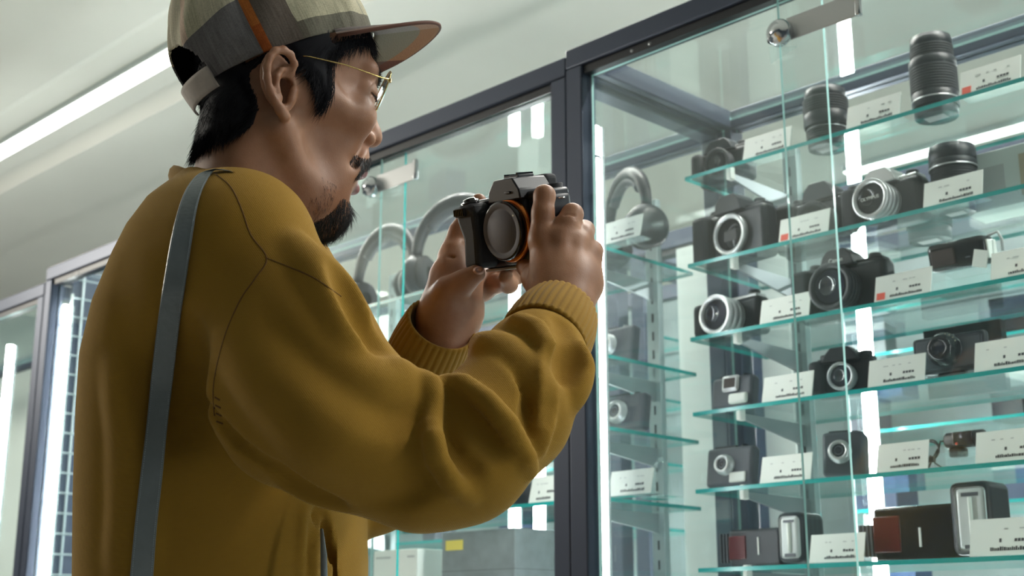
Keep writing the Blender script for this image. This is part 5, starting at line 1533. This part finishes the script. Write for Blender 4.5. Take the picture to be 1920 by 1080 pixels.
# ---------------------------------------------------------------- bag strap over the near shoulder
def strap():
    L = smooth_px([(402, 316), (372, 326), (350, 352), (334, 392), (320, 450), (308, 520), (296, 600), (284, 700), (274, 800), (262, 900), (252, 990), (243, 1085), (232, 1200)], 90)
    R_ = smooth_px([(440, 322), (405, 318), (384, 346), (370, 388), (360, 450), (350, 520), (338, 600), (326, 700), (314, 800), (304, 900), (294, 990), (287, 1085), (278, 1200)], 90)
    rows = []
    last = None
    for i, (a, c) in enumerate(zip(L, R_)):
        def pt(q):
            l, n, k, d = hit(q[0], q[1])
            return (l - CAM).dot(FW) if l is not None else None
        ds = [pt(a * (1 - t) + c * t) for t in (0, .5, 1)]
        ds = [d for d in ds if d is not None]
        rows.append((a, c, min(ds) if ds else None))
    dep = [r[2] for r in rows]
    for i in range(len(dep)):
        if dep[i] is None: dep[i] = next((d for d in dep[i:] if d is not None), dep[i - 1])
    for _ in range(3): dep = [min(dep[i], sum(dep[max(0, i - 3):i + 4]) / len(dep[max(0, i - 3):i + 4])) for i in range(len(dep))]
    V = []; Fc = []; th = .0032
    for i, ((a, c, _), d) in enumerate(zip(rows, dep)):
        d0 = d - .0015
        for t, o in ((0, 0), (0.03, .0), (.97, .0), (1, 0)):
            p = a * (1 - t) + c * t
            V.append(to_world(cp(p[0], p[1], d0 - (th if 0 < t < 1 else th * .6))))
        for t in (1, 0):
            p = a * (1 - t) + c * t; V.append(to_world(cp(p[0], p[1], d0)))
    m = 6
    for i in range(len(rows) - 1):
        for j in range(m):
            j2 = (j + 1) % m; Fc.append((i * m + j, i * m + j2, (i + 1) * m + j2, (i + 1) * m + j))
    Fc += [tuple(range(m)), tuple((len(rows) - 1) * m + j for j in range(m))[::-1]]
    t = empty('shoulder_bag_strap', to_world(cp(330, 500, dep[40])), label='grey-blue leather shoulder strap with stitched edges over the man\'s near shoulder', cat='strap')
    bpy.context.view_layer.update()
    o = fixn(raw_mesh('leather_band', np.array(V), Fc, None, 'strap', flip=None)); o.parent = t; o.matrix_parent_inverse = t.matrix_world.inverted()
    for p in o.data.polygons: p.use_smooth = False
    sb = MB()
    for f in (.09, .91):
        for i in range(3, len(rows) - 1):
            for g in (0.05, .37, .69):
                def at(s_):
                    a = rows[i][0] * (1 - s_) + rows[i + 1][0] * s_; c = rows[i][1] * (1 - s_) + rows[i + 1][1] * s_
                    d = dep[i] * (1 - s_) + dep[i + 1] * s_ - .0015 - th - .0001
                    p = a * (1 - f) + c * f; return W(cp(p[0], p[1], d))
                sb.tube([at(g), at(g + .2)], .00030, 'thread', 4)
    q = sb.build('stitching'); q['kind'] = 'stuff'; q.parent = t; q.matrix_parent_inverse = t.matrix_world.inverted()
    # lower end seen in the open front
    e_ = MB(); e_.tube([W(cp(603, 992, 1.150)), W(cp(607, 1040, 1.140)), W(cp(608, 1110, 1.135)), W(cp(606, 1250, 1.13))], [.0014, .0028, .0032, .0032], 'strap', 8)
    q = e_.build('lower_strap_end'); q.parent = t; q.matrix_parent_inverse = t.matrix_world.inverted()
strap()

# ---------------------------------------------------------------- trousers and shoes, below the frame
def legs():
    s = Sdf((-.26, -.30, -.01), (.26, .26, 1.02), .01)
    s.ell((0, 0, .93), (.15, .19, .12), None, .03)
    for q in (-1, 1):
        s.chain([(0, q * .095, .90), (.01, q * .11, .50), (-.01, q * .12, .09)], [.10, .072, .058], .03)
    return s
c0 = W(cp(420, 900, 1.27))
s = legs()
# world frame: turn so the legs face where the torso faces
fa = math.atan2(RT.y, RT.x) + math.radians(12)
T = Matrix.Translation((c0.x, c0.y, 0)) @ Matrix.Rotation(fa, 4, 'Z')
o = s.mesh('trousers', None, 'trouser', world=False, xf=T); own(o)
for q in (-1, 1):
    b = MB(); b.prism([(-.09, 0), (.19, 0), (.20, .03), (.15, .06), (.04, .10), (-.07, .10), (-.09, .06)], q * .12 - .045, q * .12 + .045, 'gloss', bev=.012)
    o = b.build('shoe'); o.matrix_world = T; own(o)
